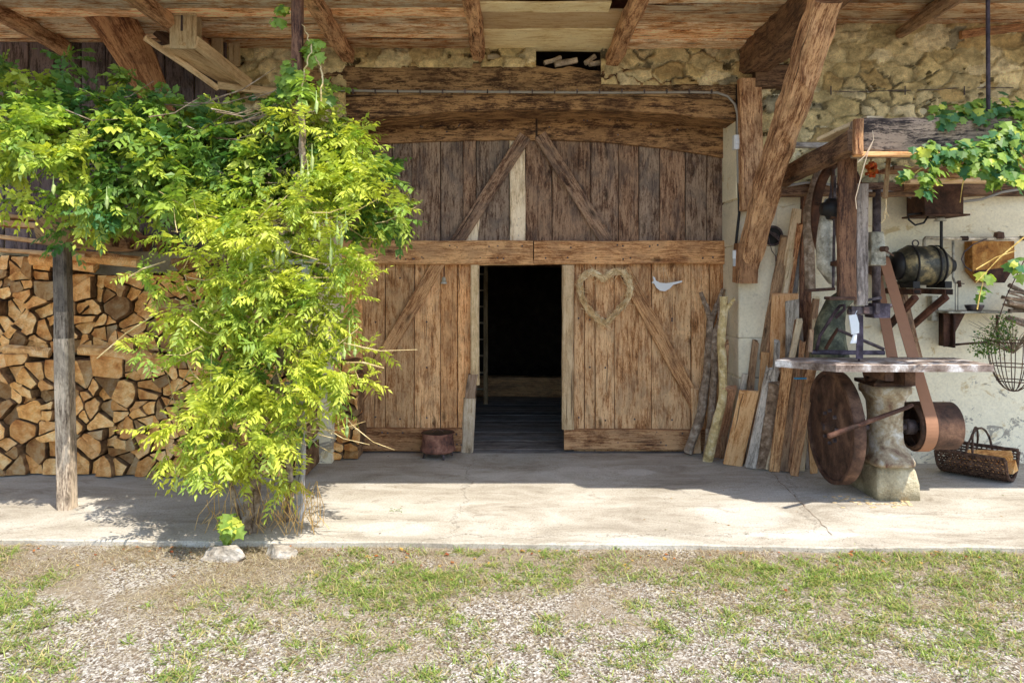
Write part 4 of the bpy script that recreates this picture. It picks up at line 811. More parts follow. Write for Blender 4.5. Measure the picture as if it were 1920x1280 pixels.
# lever pipe
b = MB(); b.tube([at(1554, 817, 5.35), at(1700, 764, 5.72), at(1710, 759, 5.75)], [.019, .016, .015], 10, t=(1.15, 1, 1)); b.build('lever', M['rust'], sw, True)
# casting neck
def flat(pts, r, mat, name, n=12, sq=.55, t=(1, 1, 1)):
    b = MB(); P = [Vector(p) for p in pts]; rings = []
    for k, c in enumerate(P):
        d = (P[min(k+1, len(P)-1)]-P[max(k-1, 0)]).normalized(); s_ = d.cross(Vector((0, 1, 0))).normalized(); y_ = Vector((0, 1, 0))
        rings.append([c+s_*(math.cos(2*math.pi*i/n)*r[k])+y_*(math.sin(2*math.pi*i/n)*r[k]*sq*2) for i in range(n)])
    b.loft(rings, t=t); return b.build(name, M[mat], sw, True)
flat([at(1556, 690, 6.35), at(1553, 640, 6.35), at(1558, 600, 6.35), at(1568, 570, 6.35), at(1590, 552, 6.3)], [.17, .14, .11, .09, .07], 'cast_green', 'frame_body')
flat([at(1620, 528, 6.1), at(1590, 526, 6.1), at(1564, 518, 6.1), at(1550, 498, 6.1), at(1547, 460, 6.1), at(1549, 425, 6.1), at(1552, 400, 6.1), at(1558, 375, 6.1)], [.07, .072, .075, .08, .072, .062, .056, .05], 'cast_grey', 'neck', sq=.5)
b = MB(); c = at(1552, 392, 6.02); b.lathe(c+Vector((-.05, 0, 0)), (1, 0, 0), [(.0, 0), (.05, .0), (.06, .04), (.085, .05), (.09, .12), (.06, .13), (0, .13)], 24); b.build('upper_bearing', M['black'], sw, True)
b = MB(); b.tube([at(1563, 300, 6.2), at(1560, 360, 6.1), at(1555, 380, 6.1)], .018, 8); b.tube([at(1566, 330, 6.0), at(1562, 540, 6.0)], .012, 8); b.build('tension_rod', M['iron'], sw)
# guard planks covering the blade
b = MB(); b.beam(at(1588, 562, 5.42), at(1589, 284, 5.42), .125, .06, up=(0, 1, 0), side=(1, 0, 0), jit=.003, t=(.95, .82, .8), bev=.008, seg=14); b.build('blade_guard', M['beam_dark'], sw)
b = MB(); b.beam(at(1615, 572, 5.44), at(1616, 345, 5.44), .088, .05, up=(0, 1, 0), side=(1, 0, 0), jit=.003, t=(.8, .72, .7), bev=.006, seg=14); b.build('blade_guard', M['grey_wood'], sw)
for q in ((at(1550, 559, 5.4), at(1598, 560, 5.4), .1, .022), (at(1510, 544, 5.9), at(1562, 541, 5.9), .08, .02)): b = MB(); b.beam(*q); b.build('small_tray', M['rust'], sw)
# vertical shaft with clamp
b = MB(); b.tube([at(1643, 575, 5.6), at(1644, 356, 5.6)], .03, 16); b.build('guide_shaft', M['iron'], sw, True)
b = MB(); zc = [(435, .042), (440, .048), (470, .055), (496, .058), (498, .05)]; b.loft([rrect(at(1642, y, 5.6).x, 5.6, r_, r_*.9, at(1642, y, 5.6).z, .015) for y, r_ in reversed(zc)]); b.beam(at(1616, 482, 5.62), at(1640, 482, 5.6), .06, .1); b.build('shaft_clamp', M['cast_grey'], sw)
b = MB(); c = at(1652, 467, 5.53); b.tube([c, c+Vector((.02, -.05, 0))], .02, 8); b.tube([c+Vector((-.01, -.04, .0)), c+Vector((.07, -.045, -.05))], .007, 6); b.build('clamp_screw', M['rust'], sw)
# blade guide block
b = MB(); p = at(1645, 581, 5.5); b.box(p.x-.065, p.x+.055, 5.42, 5.56, p.z-.055, p.z+.05, t=(.9, .9, 1.1)); b.box(p.x-.22, p.x-.06, 5.43, 5.5, p.z-.03, p.z+.03); b.tube([at(1590, 584, 5.46), at(1600, 584, 5.46)], .022, 8); b.box(p.x-.06, p.x-.03, 5.4, 5.5, p.z-.02, p.z+.05); b.box(p.x-.14, p.x-.1, 5.41, 5.44, p.z-.02, p.z+.025, t=(1.6, 1.3, 1.1)); b.build('blade_guide', M['iron'], sw)
b = MB(); b.beam(at(1612, 566, 5.48), at(1650, 558, 5.55), .03, .02); b.tube([at(1655, 572, 5.5), at(1671, 573, 5.5)], [.009, .016], 8, t=(2.2, 2.1, 1.9)); b.build('guide_lever', M['iron'], sw)
b = MB(); b.beam((2.575, 5.545, 1.09), (2.575, 5.545, 1.5), .004, .035, up=(0, 1, 0), side=(1, 0, 0), t=(1, 1, 1.2)); b.beam(at(1611, 672, 5.46), at(1611, 590, 5.46), .05, .006, up=(0, 1, 0), side=(1, 0, 0), t=(.85, .85, 1.15)); b.build('blade', M['iron'], sw)
# fence frame on table
tf = empty('saw_fence', (2.45, 5.7, 1.11), 'dark iron tilting fence frame standing on the saw table', 'saw fence')
Yq = 5.72
b = MB(); b.beam(at(1522, 659, Yq), at(1658, 661, Yq), .03, .035, t=(.8, .8, 1)); b.build('base_bar', M['iron'], tf)
b = MB(); b.beam(at(1656, 655, Yq), at(1570, 616, Yq), .03, .022, t=(.9, .85, .85)); b.build('diagonal_bar', M['iron'], tf)
b = MB(); b.tube([at(1530, 660, Yq), at(1537, 630, Yq), at(1552, 606, Yq), at(1565, 586, Yq), at(1575, 573, Yq), at(1583, 572, Yq), at(1583, 580, Yq), at(1567, 596, Yq)], .013, 8, t=(.9, .75, .8)); b.build('slotted_arm', M['iron'], tf, True)
b = MB(); b.beam(at(1548, 655, Yq), at(1571, 615, Yq), .03, .02, t=(1, .8, .6)); b.build('strut', M['rust'], tf)
b = MB(); b.tube([at(1519, 660, 5.6), at(1521, 618, 5.62)], [.016, .02], 10); tag(b.build('wooden_handle', M['brown_wood']), 'short round wooden handle standing at the left end of the saw table', 'handle')
b = MB(); q = [(1592, 590), (1604, 589), (1608, 600), (1611, 622), (1603, 625), (1606, 643), (1594, 644), (1600, 627), (1595, 615)]
b.prism(px_poly([(1592, 591), (1606, 589), (1611, 606), (1611, 624), (1597, 627)], 5.38), (0, .012, 0)); b.prism(px_poly([(1600, 627), (1607, 626), (1606, 643), (1594, 644)], 5.385), (0, .006, 0)); b.tube([at(1603, 590, 5.385), at(1607, 582, 5.40)], .002, 4)
tag(b.build('paper_tag', M['white']), 'white folded tag tied to the blade above the saw table', 'tag')

# drive belt, motor, bracket
MX, MY, MZ = 3.30, 6.70, at(1660, 500, 6.7).z
def belt_loop(x0, x1, c1, r1, c2, r2, th=.006):
    (y1, z1), (y2, z2) = c1, c2; d = math.atan2(z2-z1, y2-y1); L = math.hypot(z2-z1, y2-y1); g_ = math.asin((r1-r2)/L); pts = []
    a0 = d+math.pi/2-g_
    for k in range(25): a = a0+(2*math.pi-2*(math.pi/2-g_))*k/24; pts.append((y1+r1*math.cos(a), z1+r1*math.sin(a)))
    a1 = d-math.pi/2+g_
    for k in range(13): a = a1+(2*(math.pi/2-g_))*k/12; pts.append((y2+r2*math.cos(a), z2+r2*math.sin(a)))
    return pts
pts = belt_loop(0, 0, (6.05, .53), .2, (MY, MZ), .09); cyy = sum(p[0] for p in pts)/len(pts); czz = sum(p[1] for p in pts)/len(pts)
b = MB(); rings = []
for i, (y, z) in enumerate(pts):
    a, c = pts[i-1], pts[(i+1) % len(pts)]; d = Vector((0, c[0]-a[0], c[1]-a[1])).normalized(); nn_ = Vector((0, d.z, -d.y)); fr_ = 0
    x0_ = 3.245+(z-.53)*.01
    rings.append([Vector((x0_, y, z)), Vector((x0_+.096, y, z)), Vector((x0_+.096, y, z))+nn_*.006, Vector((x0_, y, z))+nn_*.006])
b.loft(rings, closed=True); tag(b.build('drive_belt', M['belt']), 'wide tan leather belt running from the saw pulley up to the motor', 'belt')
b = MB(); b.beam(at(1688, 535, 6.8), at(1720, 672, 6.5), .07, .05, t=(.9, .85, .8)); b.build('belt_board', M['brown_wood'], sw)
mo = empty('electric_motor', (3.6, 6.7, 1.6), 'black and yellowed electric motor on the wall bracket above the saw table', 'motor')
mc = at(1732, 498, MY); mz = mc.z
b = MB(); b.lathe((3.44, MY, mz), (1, 0, 0), [(.0, 0), (.07, .0), (.11, .015), (.15, .05), (.168, .09), (.175, .10), (.175, .115), (.17, .12), (.175, .2), (.175, .31), (.17, .32), (.178, .325), (.178, .34), (.165, .35), (.145, .41), (.11, .45), (.09, .46), (0, .46)], 40); b.build('casing', M['motor'], mo, True)
b = MB(); b.lathe((3.42, MY, mz), (1, 0, 0), [(0, -.02), (.085, -.02), (.125, .01), (.128, .05), (.10, .06)], 30, caps=False); b.build('end_cap', M['black'], mo, True); b = MB(); b.lathe((3.9, MY, mz), (1, 0, 0), [(.09, 0), (.085, .02), (.06, .025), (.055, .06), (0, .065)], 24); b.build('end_cap', M['black'], mo, True)
b = MB(); b.tube([(3.3, MY, mz), (3.45, MY, mz)], .02, 10); b.lathe((3.22, MY, mz), (1, 0, 0), [(0, 0), (.085, 0), (.088, .14), (0, .14)], 24); b.build('motor_pulley', M['rust'], mo)
for hx_ in (3.555, 3.75, 3.80): b = MB(); b.lathe((hx_, MY, mz), (1, 0, 0), [(.172, 0), (.184, .002), (.184, .014), (.172, .016)], 40, caps=False); b.build('casing_band', M['black'], mo, True)
b = MB(); c = Vector((3.62, MY, mz+.2)); b.tube([c+Vector((.028*math.cos(a), 0, .028*math.sin(a))) for a in [i*math.pi/6 for i in range(12)]], .006, 6, closed=True); b.build('lifting_eye', M['iron'], mo)
b = MB(); b.box(3.52, 3.58, MY-.15, MY+.15, mz-.2, mz-.14); b.box(3.8, 3.86, MY-.15, MY+.15, mz-.2, mz-.14); b.build('foot', M['black'], mo)
zb = mz-.225
wb = empty('motor_bracket', (3.7, 6.9, zb), 'welded square tube bracket on the wall carrying the motor', 'bracket')
for x in (at(1713, 540, 6.5).x+.01, at(1770, 540, 6.5).x+.02):
    b = MB(); b.box(x-.035, x+.035, 6.46, 6.95, zb-.03, zb+.02, m=0, t=(1, .85, .8)); b.box(x-.025, x+.025, 6.455, 6.462, zb-.022, zb+.012, t=(.2, .2, .2)); b.build('arm', M['rust'], wb)
    b = MB(); b.beam((x+.01, 6.52, zb-.05), (x-.12 if x > 3.7 else x-.05, 6.93, zb-.38), .06, .05, t=(1.15, .9, .85)); b.build('diagonal_strut', M['rust'], wb)
b = MB(); b.box(3.86, 3.92, 6.86, 6.94, zb-.28, zb-.05, t=(1, 1, 1)); b.build('switch_box', M['cast_grey'], wb); 
# hood box under deck, rod, disc
hb = empty('metal_hood', tuple(at(1765, 405, 6.6)), 'rusty square metal hood hanging under the frame above the motor', 'hood')
b = MB(); p0, p1 = at(1728, 402, 6.6), at(1800, 340, 6.6); b.box(p0.x, p1.x, 6.55, 6.85, p0.z, p1.z, t=(.8, .7, .6)); b.build('box_body', M['rust'], hb)
b = MB(); b.box(p0.x-.03, p1.x+.03, 6.5, 6.88, p0.z-.018, p0.z-.002, t=(.9, .8, .7)); b.build('bottom_flange', M['rust'], hb)
b = MB(); b.tube([at(1728, 400, 6.6), at(1702, 402, 6.6), at(1704, 412, 6.6), at(1716, 422, 6.6), at(1732, 418, 6.6), at(1740, 406, 6.6)], .009, 8); b.build('cable', M['black'], hb, True)
c = at(1763, 414, 6.62); b = MB(); b.lathe(c, (0, 0, 1), [(.0, .035), (.03, .03), (.055, .0), (.05, -.003), (0, .02)], 20, caps=False); b.build('hand_wheel', M['cast_grey'], hb, True)
b = MB(); b.tube([at(1765, 406, 6.66), at(1765, 478, 6.66)], .013, 10); b.build('rod', M['black'], hb)
# pipe run + tap
pr = empty('water_pipe', tuple(at(1790, 590, 6.8)), 'rusty iron pipe along the wall from the motor to the tank with a tap', 'pipe')
b = MB(); b.tube([at(1733, 462, 6.78), at(1733, 450, 6.78), at(1736, 446, 6.78), at(1744, 446, 6.8), at(1800, 448, 6.82), at(1930, 447, 6.82)], .016, 10, t=(1.2, 1.1, 1.0)); b.build('pipe', M['cast_grey'], pr, True)
b = MB(); b.tube([at(1787, 449, 6.83), at(1787, 520, 6.83), at(1790, 529, 6.82), at(1798, 531, 6.8)], .011, 8); b.build('down_pipe', M['cast_grey'], pr, True)
b = MB(); b.tube([at(1798, 526, 6.78), at(1800, 538, 6.78)], .015, 8); b.tube([at(1795, 530, 6.76), at(1808, 532, 6.76)], .005, 6); b.tube([at(1791, 531, 6.8), at(1791, 583, 6.8)], .003, 5); b.tube([at(1796, 535, 6.8), at(1796, 583, 6.8)], .003, 5); b.build('tap', M['rust'], pr)
b = MB(); 
for px in (1808, 1918): b = MB(); b.tube([at(px-6, 447, 6.82), at(px+6, 447, 6.82)], .022, 10); b.build('fitting', M['rust'], pr)
b = MB()
b.lathe(at(1873, 448, 6.82), (0, 0, 1), [(0, 0), (.04, 0), (.045, .02), (.04, .06), (0, .07)], 8); b.build('fitting', M['rust'], pr)
# rusty tank
tk = empty('rusty_tank', tuple(at(1862, 530, 6.8)), 'orange rusted tank with slanted lower corners hanging on the wall', 'tank')
poly = [(1823, 452), (1902, 452), (1902, 498), (1884, 530), (1843, 530), (1824, 508)]
b = MB(); b.prism(px_poly(poly, 6.80), (0, .12, 0)); b.build('tank_body', M['rust_orange'], tk)
b = MB(); b.prism(px_poly([(1826, 508), (1902, 500), (1884, 530), (1843, 530)], 6.792), (0, .01, 0), t=(.7, .55, .5)); b.build('lower_plate', M['rust'], tk)
b = MB(); b.tube([at(1850, 448, 6.8), at(1825, 458, 6.8), at(1808, 472, 6.8), at(1803, 486, 6.8), at(1810, 500, 6.8), at(1822, 508, 6.79)], .006, 6); b.build('cable', M['iron'], tk)
# shelf with bracket and flower pot
sf = empty('wall_shelf', tuple(at(1820, 585, 6.85)), 'narrow wall shelf on brown triangular brackets below the tap', 'shelf')
p0, p1 = at(1768, 585, 6.75), at(1885, 585, 6.75)
b = MB(); b.box(p0.x, p1.x, 6.66, 6.94, p0.z-.008, p0.z+.012, t=(.9, .9, .9)); b.build('board', M['cast_grey'], sf)
b = MB(); b.prism([at(1770, 587, 6.75), at(1810, 587, 6.75), at(1778, 648, 6.75), at(1770, 648, 6.75)], (0, .02, 0), t=(.9, .75, .7)); b.box(at(1768, 0, 6.9).x-.02, at(1768, 0, 6.9).x, 6.7, 6.94, at(0, 650, 6.8).z, p0.z-.01, t=(.6, .5, .45)); b.build('bracket', M['rust'], sf)
b = MB(); b.beam(at(1770, 648, 6.8), at(1850, 642, 6.8), .03, .02); b.beam(at(1870, 590, 6.8), at(1872, 645, 6.8), .02, .02, up=(0, 1, 0)); b.build('lower_rail', M['rust'], sf)
fp = empty('potted_climber', tuple(at(1827, 583, 6.74)), 'shallow grey dish with a thin climbing shoot on the wall shelf', 'potted plant')
b = MB(); c = at(1827, 583, 6.72); b.lathe(c, (0, 0, 1), [(0, 0), (.055, 0), (.075, .04), (.078, .055), (.068, .056), (.06, .04), (0, .035)], 24); b.build('dish', M['iron'], fp, True)

# basket on the floor
bc = Vector(((1832-960)*6.5/F, 6.5, 0)); bk = empty('wicker_trug', tuple(bc), 'dark wicker log basket with an arched handle on the concrete right of the saw', 'basket')
ud, vd = Vector((.70, -.71, 0)), Vector((.71, .70, 0))
def bpt(u, v, o_=0):      # u along the open ended trough, v across its U section
    a = v*1.25; s_ = (.25+o_)*math.sin(a); return bc+ud*((u-.5)*.52)+vd*s_+Vector((0, 0, .015+.30*(1-math.cos(a))-o_*math.cos(a)))
b = MB(); ns = 30
for i in range(ns):
    v = -1+2*i/(ns-1); b.tube([bpt(k/26, v, .007*(1 if (k+i) % 2 else -1)) for k in range(27)], .0095, 5, t=tv(.7, 1.3), caps=False, jit=.1)
for k in range(14): b.tube([bpt(k/13, -1+2*i/20) for i in range(21)], .006, 5)
b.build('woven_body', M['wicker'], bk)
for v in (-1, 1): b = MB(); b.tube([bpt(k/10, v)+Vector((0, 0, .008)) for k in range(11)], .016, 7, jit=.15); b.build('rim', M['wicker'], bk)
for u in (0, 1): b = MB(); b.tube([bpt(u, -1+2*i/14) for i in range(15)], .014, 7, jit=.15); b.build('rim', M['wicker'], bk)
for u0, u1 in ((-.03, .06), (.03, -.06)):
    b = MB(); b.tube([bc+ud*(u0+(u1-u0)*i/16)+vd*(-.24*math.cos(math.pi*i/16))+Vector((0, 0, .20+.22*math.sin(math.pi*i/16))) for i in range(17)], .009, 6, jit=.25); b.build('handle', M['wicker'], bk)
for k, (dx_, dy_, dz_, ang, rl) in enumerate(((-.04, .02, .09, -.8, .3), (.06, .0, .10, -.5, .9), (.13, -.02, .10, -.95, .1), (.08, -.04, .18, -.6, 1.4))):
    b = MB(); c = bc+Vector((dx_, dy_, dz_)); d = Vector((math.cos(ang), math.sin(ang), .1)).normalized()*.17; s_ = d.normalized().cross(Vector((0, 0, 1))).normalized(); u_ = Vector((0, 0, 1))
    tri = [s_*.06-u_*.045, -s_*.055-u_*.04, -s_*.01+u_*.06]; rt = Matrix.Rotation(rl, 3, d.normalized())
    b.loft([[c-d+rt@q for q in tri], [c+d+rt@q for q in tri]], capm=0, m=0, t=(1.0, .95, .85)); o = b.build('split_log', [M['log_end']])
    tag(o, ['split log at the left end inside the wicker basket', 'split log in the middle of the wicker basket', 'split log at the right end inside the wicker basket', 'split log lying on top of the others in the wicker basket'][k], 'firewood log', 'split logs in the wicker basket')
b = MB()
for i in range(60): x = 2.45+random.random()*.6; y = 5.6+random.random()*.3; b.box(x, x+.03, y, y+.02, .001, .004, t=tv(.7, 1.1))
o = b.build('wood_chips', M['straw']); tag(o, 'wood chips and dry leaves on the concrete under the big saw wheel', kind='stuff'); o['category'] = 'wood chips'

# ------------------------------------------------- foliage
class Leaves:
    def __init__(s): s.V = []; s.T = []; s.n = 0
    def quads(s, Q, T): s.V.append(Q.reshape(-1, 4, 3)); s.T.append(T)
    def build(s, name, mat, parent):
        V = np.concatenate(s.V); T = np.concatenate(s.T); N = len(V); Fc = np.arange(N*4).reshape(N, 4)
        uv = np.tile(np.array([[0, 0], [1, 0], [1, 1], [0, 1]], float), (N, 1)); return mesh_out(name, V.reshape(-1, 3), Fc.tolist(), uv, T, None, mat, parent)
def unit(v): return v/np.maximum(np.linalg.norm(v, axis=-1, keepdims=True), 1e-9)
def pinnate(P, D, L, tint, pairs=6, ll=.06, lw=.022, droop=.5, rng=RN):
    """P roots (N,3), D directions (N,3), L lengths (N,). returns leaflets quads."""
    N = len(P); out = []; ts = []; up = np.array([0, 0, 1.]); side = unit(np.cross(D, up+rng.normal(0, .3, (N, 3))))
    nrm = unit(np.cross(side, D))
    for k in range(pairs*2+1):
        pr = k//2; sgn = 1 if k % 2 == 0 else -1; term = k == pairs*2
        f = (pr+1.0)/(pairs+1) if not term else 1.0
        c = P+D*(L*f)[:, None]; c = c+np.array([0, 0, -1.])*(L*f*f*droop)[:, None]*.5
        fw = unit(D+np.array([0, 0, -1.])*(droop*f))
        if term: d = fw
        else: d = unit(side*sgn*.85+fw*.5+np.array([0, 0, -1.])*.25+rng.normal(0, .18, (N, 3)))
        size = (.7+.5*math.sin(math.pi*min(1, f)))*rng.uniform(.55, 1.3, N)*ll*(L/.2)**.5
        wv = unit(np.cross(d, nrm+rng.normal(0, .35, (N, 3))))*(size*lw/ll)[:, None]
        tip = c+d*size[:, None]+np.array([0, 0, -1.])*(size*.15)[:, None]; mid = c+d*(size*.42)[:, None]
        q = np.stack([c, mid+wv, tip, mid-wv], 1); out.append(q); ts.append(tint*rng.uniform(.85, 1.15, (N, 1)))
    return np.concatenate(out), np.concatenate(ts)
YG = np.array(C(214, 218, 88)); MG = np.array(C(146, 174, 74)); DG = np.array(C(78, 120, 60)); BG = np.array(C(62, 118, 78))
def tints(N, mixw, rng=RN):
    base = np.stack([YG, MG, DG, BG]); w_ = np.array(mixw, float); w_ /= w_.sum(); idx = rng.choice(4, N, p=w_); c = base[idx]*rng.uniform(.8, 1.2, (N, 1)); m = rng.random((N, 1))*.35; return c*(1-m)+base[1]*m
def blob(px, py, rx, ry, Y, dY, N, rng=RN):
    v = unit(rng.normal(size=(N, 3))); r = rng.random(N)**.45; v = v*r[:, None]
    Yp = Y+v[:, 1]*dY; x = px+v[:, 0]*rx; y = py+v[:, 2]*ry
    return np.stack([(x-960)*Yp/F, Yp, CH-(y-HZ)*Yp/F], -1), unit(np.stack([v[:, 0], v[:, 1]*1.0-.35, -v[:, 2]*.6], -1)+rng.normal(0, .55, (N, 3)))
def pblob(Lv, spec, mixw, L0=.2, dens=.55, **kw):     # shoots, each with a fan of pinnate leaves
    for (px, py, rx, ry, Y, dY, N) in spec:
        ns = max(1, int(N*dens/9)); P, D = blob(px, py, rx, ry, Y, dY, ns); m = RN.integers(5, 14, ns); P = np.repeat(P, m, 0); D = np.repeat(D, m, 0); N2 = len(P)
        D = unit(D+np.array([0, 0, .12])); f = RN.random(N2)[:, None]; P = P+D*f*RN.uniform(.02, .17, (N2, 1)); D2 = unit(D*.55+RN.normal(0, .55, (N2, 3)))
        T = np.repeat(tints(ns, mixw), m, 0)*.6+tints(N2, mixw)*.4; q, t = pinnate(P, D2, RN.uniform(.55, 1.2, N2)*L0, T, **kw); Lv.quads(q, t)
wi = empty('wisteria', tuple(floor_at(468, 1004)), 'tall yellow green wisteria climbing the grey post in front of the firewood', 'vine')
Lw = Leaves()
pblob(Lw, [(430, 430, 90, 60, 5.0, .2, 190), (520, 410, 100, 70, 4.9, .2, 260), (600, 330, 85, 110, 5.1, .25, 330), (575, 230, 85, 50, 5.2, .25, 170), (650, 270, 50, 60, 5.25, .2, 100), (640, 390, 75, 70, 5.1, .25, 220), (690, 385, 50, 45, 5.2, .2, 70),
 (440, 520, 120, 60, 4.95, .25, 260), (560, 500, 110, 70, 4.9, .25, 300), (610, 560, 75, 45, 4.95, .2, 150), (660, 545, 45, 20, 5.0, .15, 35), (470, 610, 125, 70, 4.9, .25, 320), (400, 590, 80, 60, 5.0, .2, 120), (580, 640, 75, 50, 4.9, .2, 150), (640, 690, 55, 38, 4.9, .2, 110), (520, 700, 130, 70, 4.85, .25, 340), (400, 710, 75, 60, 4.9, .2, 170), (620, 745, 40, 35, 4.9, .15, 50),
 (440, 785, 105, 55, 4.85, .2, 230), (520, 800, 60, 60, 4.85, .2, 110), (360, 790, 55, 40, 4.85, .15, 80), (350, 840, 40, 30, 4.85, .12, 40), (420, 850, 60, 32, 4.8, .15, 80), (395, 900, 38, 22, 4.8, .1, 34), (540, 885, 34, 28, 4.9, .12, 44), (480, 835, 50, 35, 4.85, .2, 50), (260, 545, 60, 25, 5.0, .1, 26), (230, 500, 35, 20, 5.0, .1, 12), (300, 600, 50, 30, 5.0, .1, 26), (210, 640, 25, 10, 5.0, .08, 5), (310, 660, 35, 25, 4.95, .1, 14)],
 (7, 2.4, .3, .1), .2, ll=.052, lw=.0098, pairs=7, droop=.32)
pblob(Lw, [(560, 190, 60, 35, 5.25, .2, 70), (600, 250, 90, 70, 5.4, .15, 150), (640, 330, 80, 80, 5.4, .2, 150), (560, 380, 110, 90, 5.3, .2, 200), (520, 560, 120, 100, 5.25, .15, 160), (500, 720, 110, 90, 5.15, .1, 120), (720, 385, 35, 50, 5.4, .15, 40)], (.6, 4, 4, 1.5), .21, ll=.06, lw=.015, dens=.42)
Lw.build('foliage', M['leaf'], wi)
def stem(b, pts, r0, r1, n=7, wob=.015):
    P = [Vector(p) for p in pts]; out = []
    for i in range(len(P)-1):
        for k in range(5): out.append(P[i].lerp(P[i+1], k/5)+Vector((random.uniform(-wob, wob), random.uniform(-wob, wob), 0)))
    out.append(P[-1]); K = len(out); b.tube(out, [r0+(r1-r0)*i/(K-1) for i in range(K)], n, jit=.15)
for pts, r0, r1 in (([(462, 1012), (468, 930), (480, 860), (500, 760), (530, 650), (560, 500), (570, 300), (560, 190)], .035, .02), ([(475, 1008), (486, 900), (470, 800), (450, 700), (430, 560), (420, 440)], .03, .015), ([(540, 985), (545, 900), (530, 800), (560, 690), (590, 560), (600, 400)], .022, .012), ([(455, 1005), (440, 940), (430, 860), (440, 760)], .018, .01)):
    b = MB(); stem(b, [at(x, y, 4.98) if k else floor_at(x, y, -.05) for k, (x, y) in enumerate(pts)], r0, r1); b.build('trunk', M['bark'], wi)
b = MB()
for i in range(90):
    x, y = random.uniform(330, 680), random.uniform(380, 850); p = at(x, y, random.uniform(4.75, 5.2)); a = random.uniform(0, 6.28); L_ = random.uniform(.2, .5); q = p+Vector((math.cos(a)*L_, random.uniform(-.1, .1), math.sin(a)*L_*.7)); b.tube([p, (p+q)/2+Vector((0, 0, -.03)), q], [.004, .003, .002], 4, caps=False)
for a, c in (((182, 672), (290, 590)), ((340, 720), (420, 600)), ((225, 530), (310, 490)), ((720, 690), (640, 680))): b.tube([at(*a, 4.95), at((a[0]+c[0])/2, (a[1]+c[1])/2-6, 4.95), at(*c, 4.95)], .005, 5)
for i in range(70):      # dry hanging runners and straw at the foot
    x, y = random.uniform(385, 600), random.uniform(900, 960); p = at(x, y, random.uniform(4.85, 5.05)); q = floor_at(x+random.uniform(-40, 40), random.uniform(985, 1012), -.03); b.tube([p, (p+q)/2+Vector((random.uniform(-.05, .05), 0, 0)), q], .0022, 3, t=(1.3, 1.1, .8), caps=False)
b.build('twigs', M['bark_pale'], wi)
podspots = [(590, 400), (598, 420), (612, 395), (632, 400), (640, 420), (648, 395), (566, 290), (585, 270), (455, 460), (470, 470), (482, 450), (520, 440), (530, 455), (577, 300), (593, 170), (556, 610), (500, 640), (505, 655), (655, 600), (665, 640), (650, 780), (330, 870), (62, 280), (38, 290), (100, 330), (200, 350), (645, 640), (620, 440)]
for x, y in podspots:
    b = MB(); p = at(x, y, 4.78); L_ = random.uniform(.1, .2); b.tube([p, p+Vector((0, 0, -L_*.4)), p+Vector((.004, 0, -L_*.55)), p+Vector((0, 0, -L_*.8)), p+Vector((.003, 0, -L_))], [.002, .004, .011, .012, .002], 6, t=tv(.85, 1.1)); b.build('seed_pod', M['pod'], wi)
# left creeper over the eave
lc = empty('climbing_creeper', tuple(at(150, 300, 5.3)), 'mass of green climbing creeper hanging over the left side of the eave', 'vine')
L2 = Leaves()
pblob(L2, [(10, 270, 90, 60, 4.95, .15, 170), (90, 300, 80, 60, 5.0, .15, 150), (10, 350, 60, 50, 4.95, .12, 80), (60, 250, 90, 35, 5.0, .15, 80), (170, 340, 60, 55, 5.0, .15, 90), (320, 370, 60, 50, 5.05, .15, 110), (350, 330, 80, 35, 5.1, .15, 70), (130, 385, 40, 30, 5.0, .1, 40), (380, 400, 40, 40, 5.0, .12, 60), (15, 440, 22, 30, 4.95, .08, 12)], (5, 3, 1, .2), .19, ll=.055, lw=.015)
pblob(L2, [(20, 150, 70, 30, 5.35, .2, 60), (60, 190, 100, 45, 5.3, .2, 150), (160, 220, 100, 50, 5.3, .2, 170), (90, 240, 100, 50, 5.25, .2, 120), (270, 240, 90, 45, 5.3, .2, 150), (200, 290, 90, 60, 5.2, .2, 150), (300, 300, 90, 60, 5.2, .2, 170), (380, 250, 80, 45, 5.3, .2, 130), (460, 260, 80, 50, 5.35, .2, 150), (420, 320, 90, 60, 5.25, .2, 160), (500, 300, 60, 60, 5.3, .2, 110), (400, 220, 60, 18, 5.3, .2, 40), (110, 130, 30, 14, 5.4, .1, 14), (160, 400, 80, 40, 5.3, .15, 60), (230, 160, 20, 12, 5.4, .1, 5), (300, 350, 80, 40, 5.2, .2, 110), (420, 370, 90, 40, 5.25, .2, 110), (250, 400, 60, 30, 5.2, .15, 50), (520, 230, 50, 30, 5.3, .15, 60), (700, 330, 40, 60, 5.35, .15, 70), (690, 400, 50, 40, 5.35, .15, 60), (260, 200, 60, 20, 5.35, .1, 40)], (1.2, 5, 3.4, 1.2), .2, ll=.062, lw=.019, pairs=5, dens=.85)
L2.build('foliage', M['leaf'], lc)
b = MB()
for i in range(60):
    x, y = random.uniform(0, 480), random.uniform(180, 400); p = at(x, y, random.uniform(5.0, 5.3)); a = random.uniform(-.6, .6); L_ = random.uniform(.2, .6); q = p+Vector((math.cos(a)*L_, 0, math.sin(a)*L_)); b.tube([p, (p+q)/2+Vector((0, 0, -.04)), q], [.005, .004, .002], 4, caps=False)
stem(b, [at(570, 330, 5.2), at(420, 300, 5.25), at(250, 290, 5.25), at(100, 270, 5.2), at(-60, 260, 5.2)], .02, .012); stem(b, [at(500, 220, 5.3), at(300, 250, 5.3), at(120, 215, 5.3), at(-60, 200, 5.3)], .014, .01)
b.build('stems', M['bark'], lc)
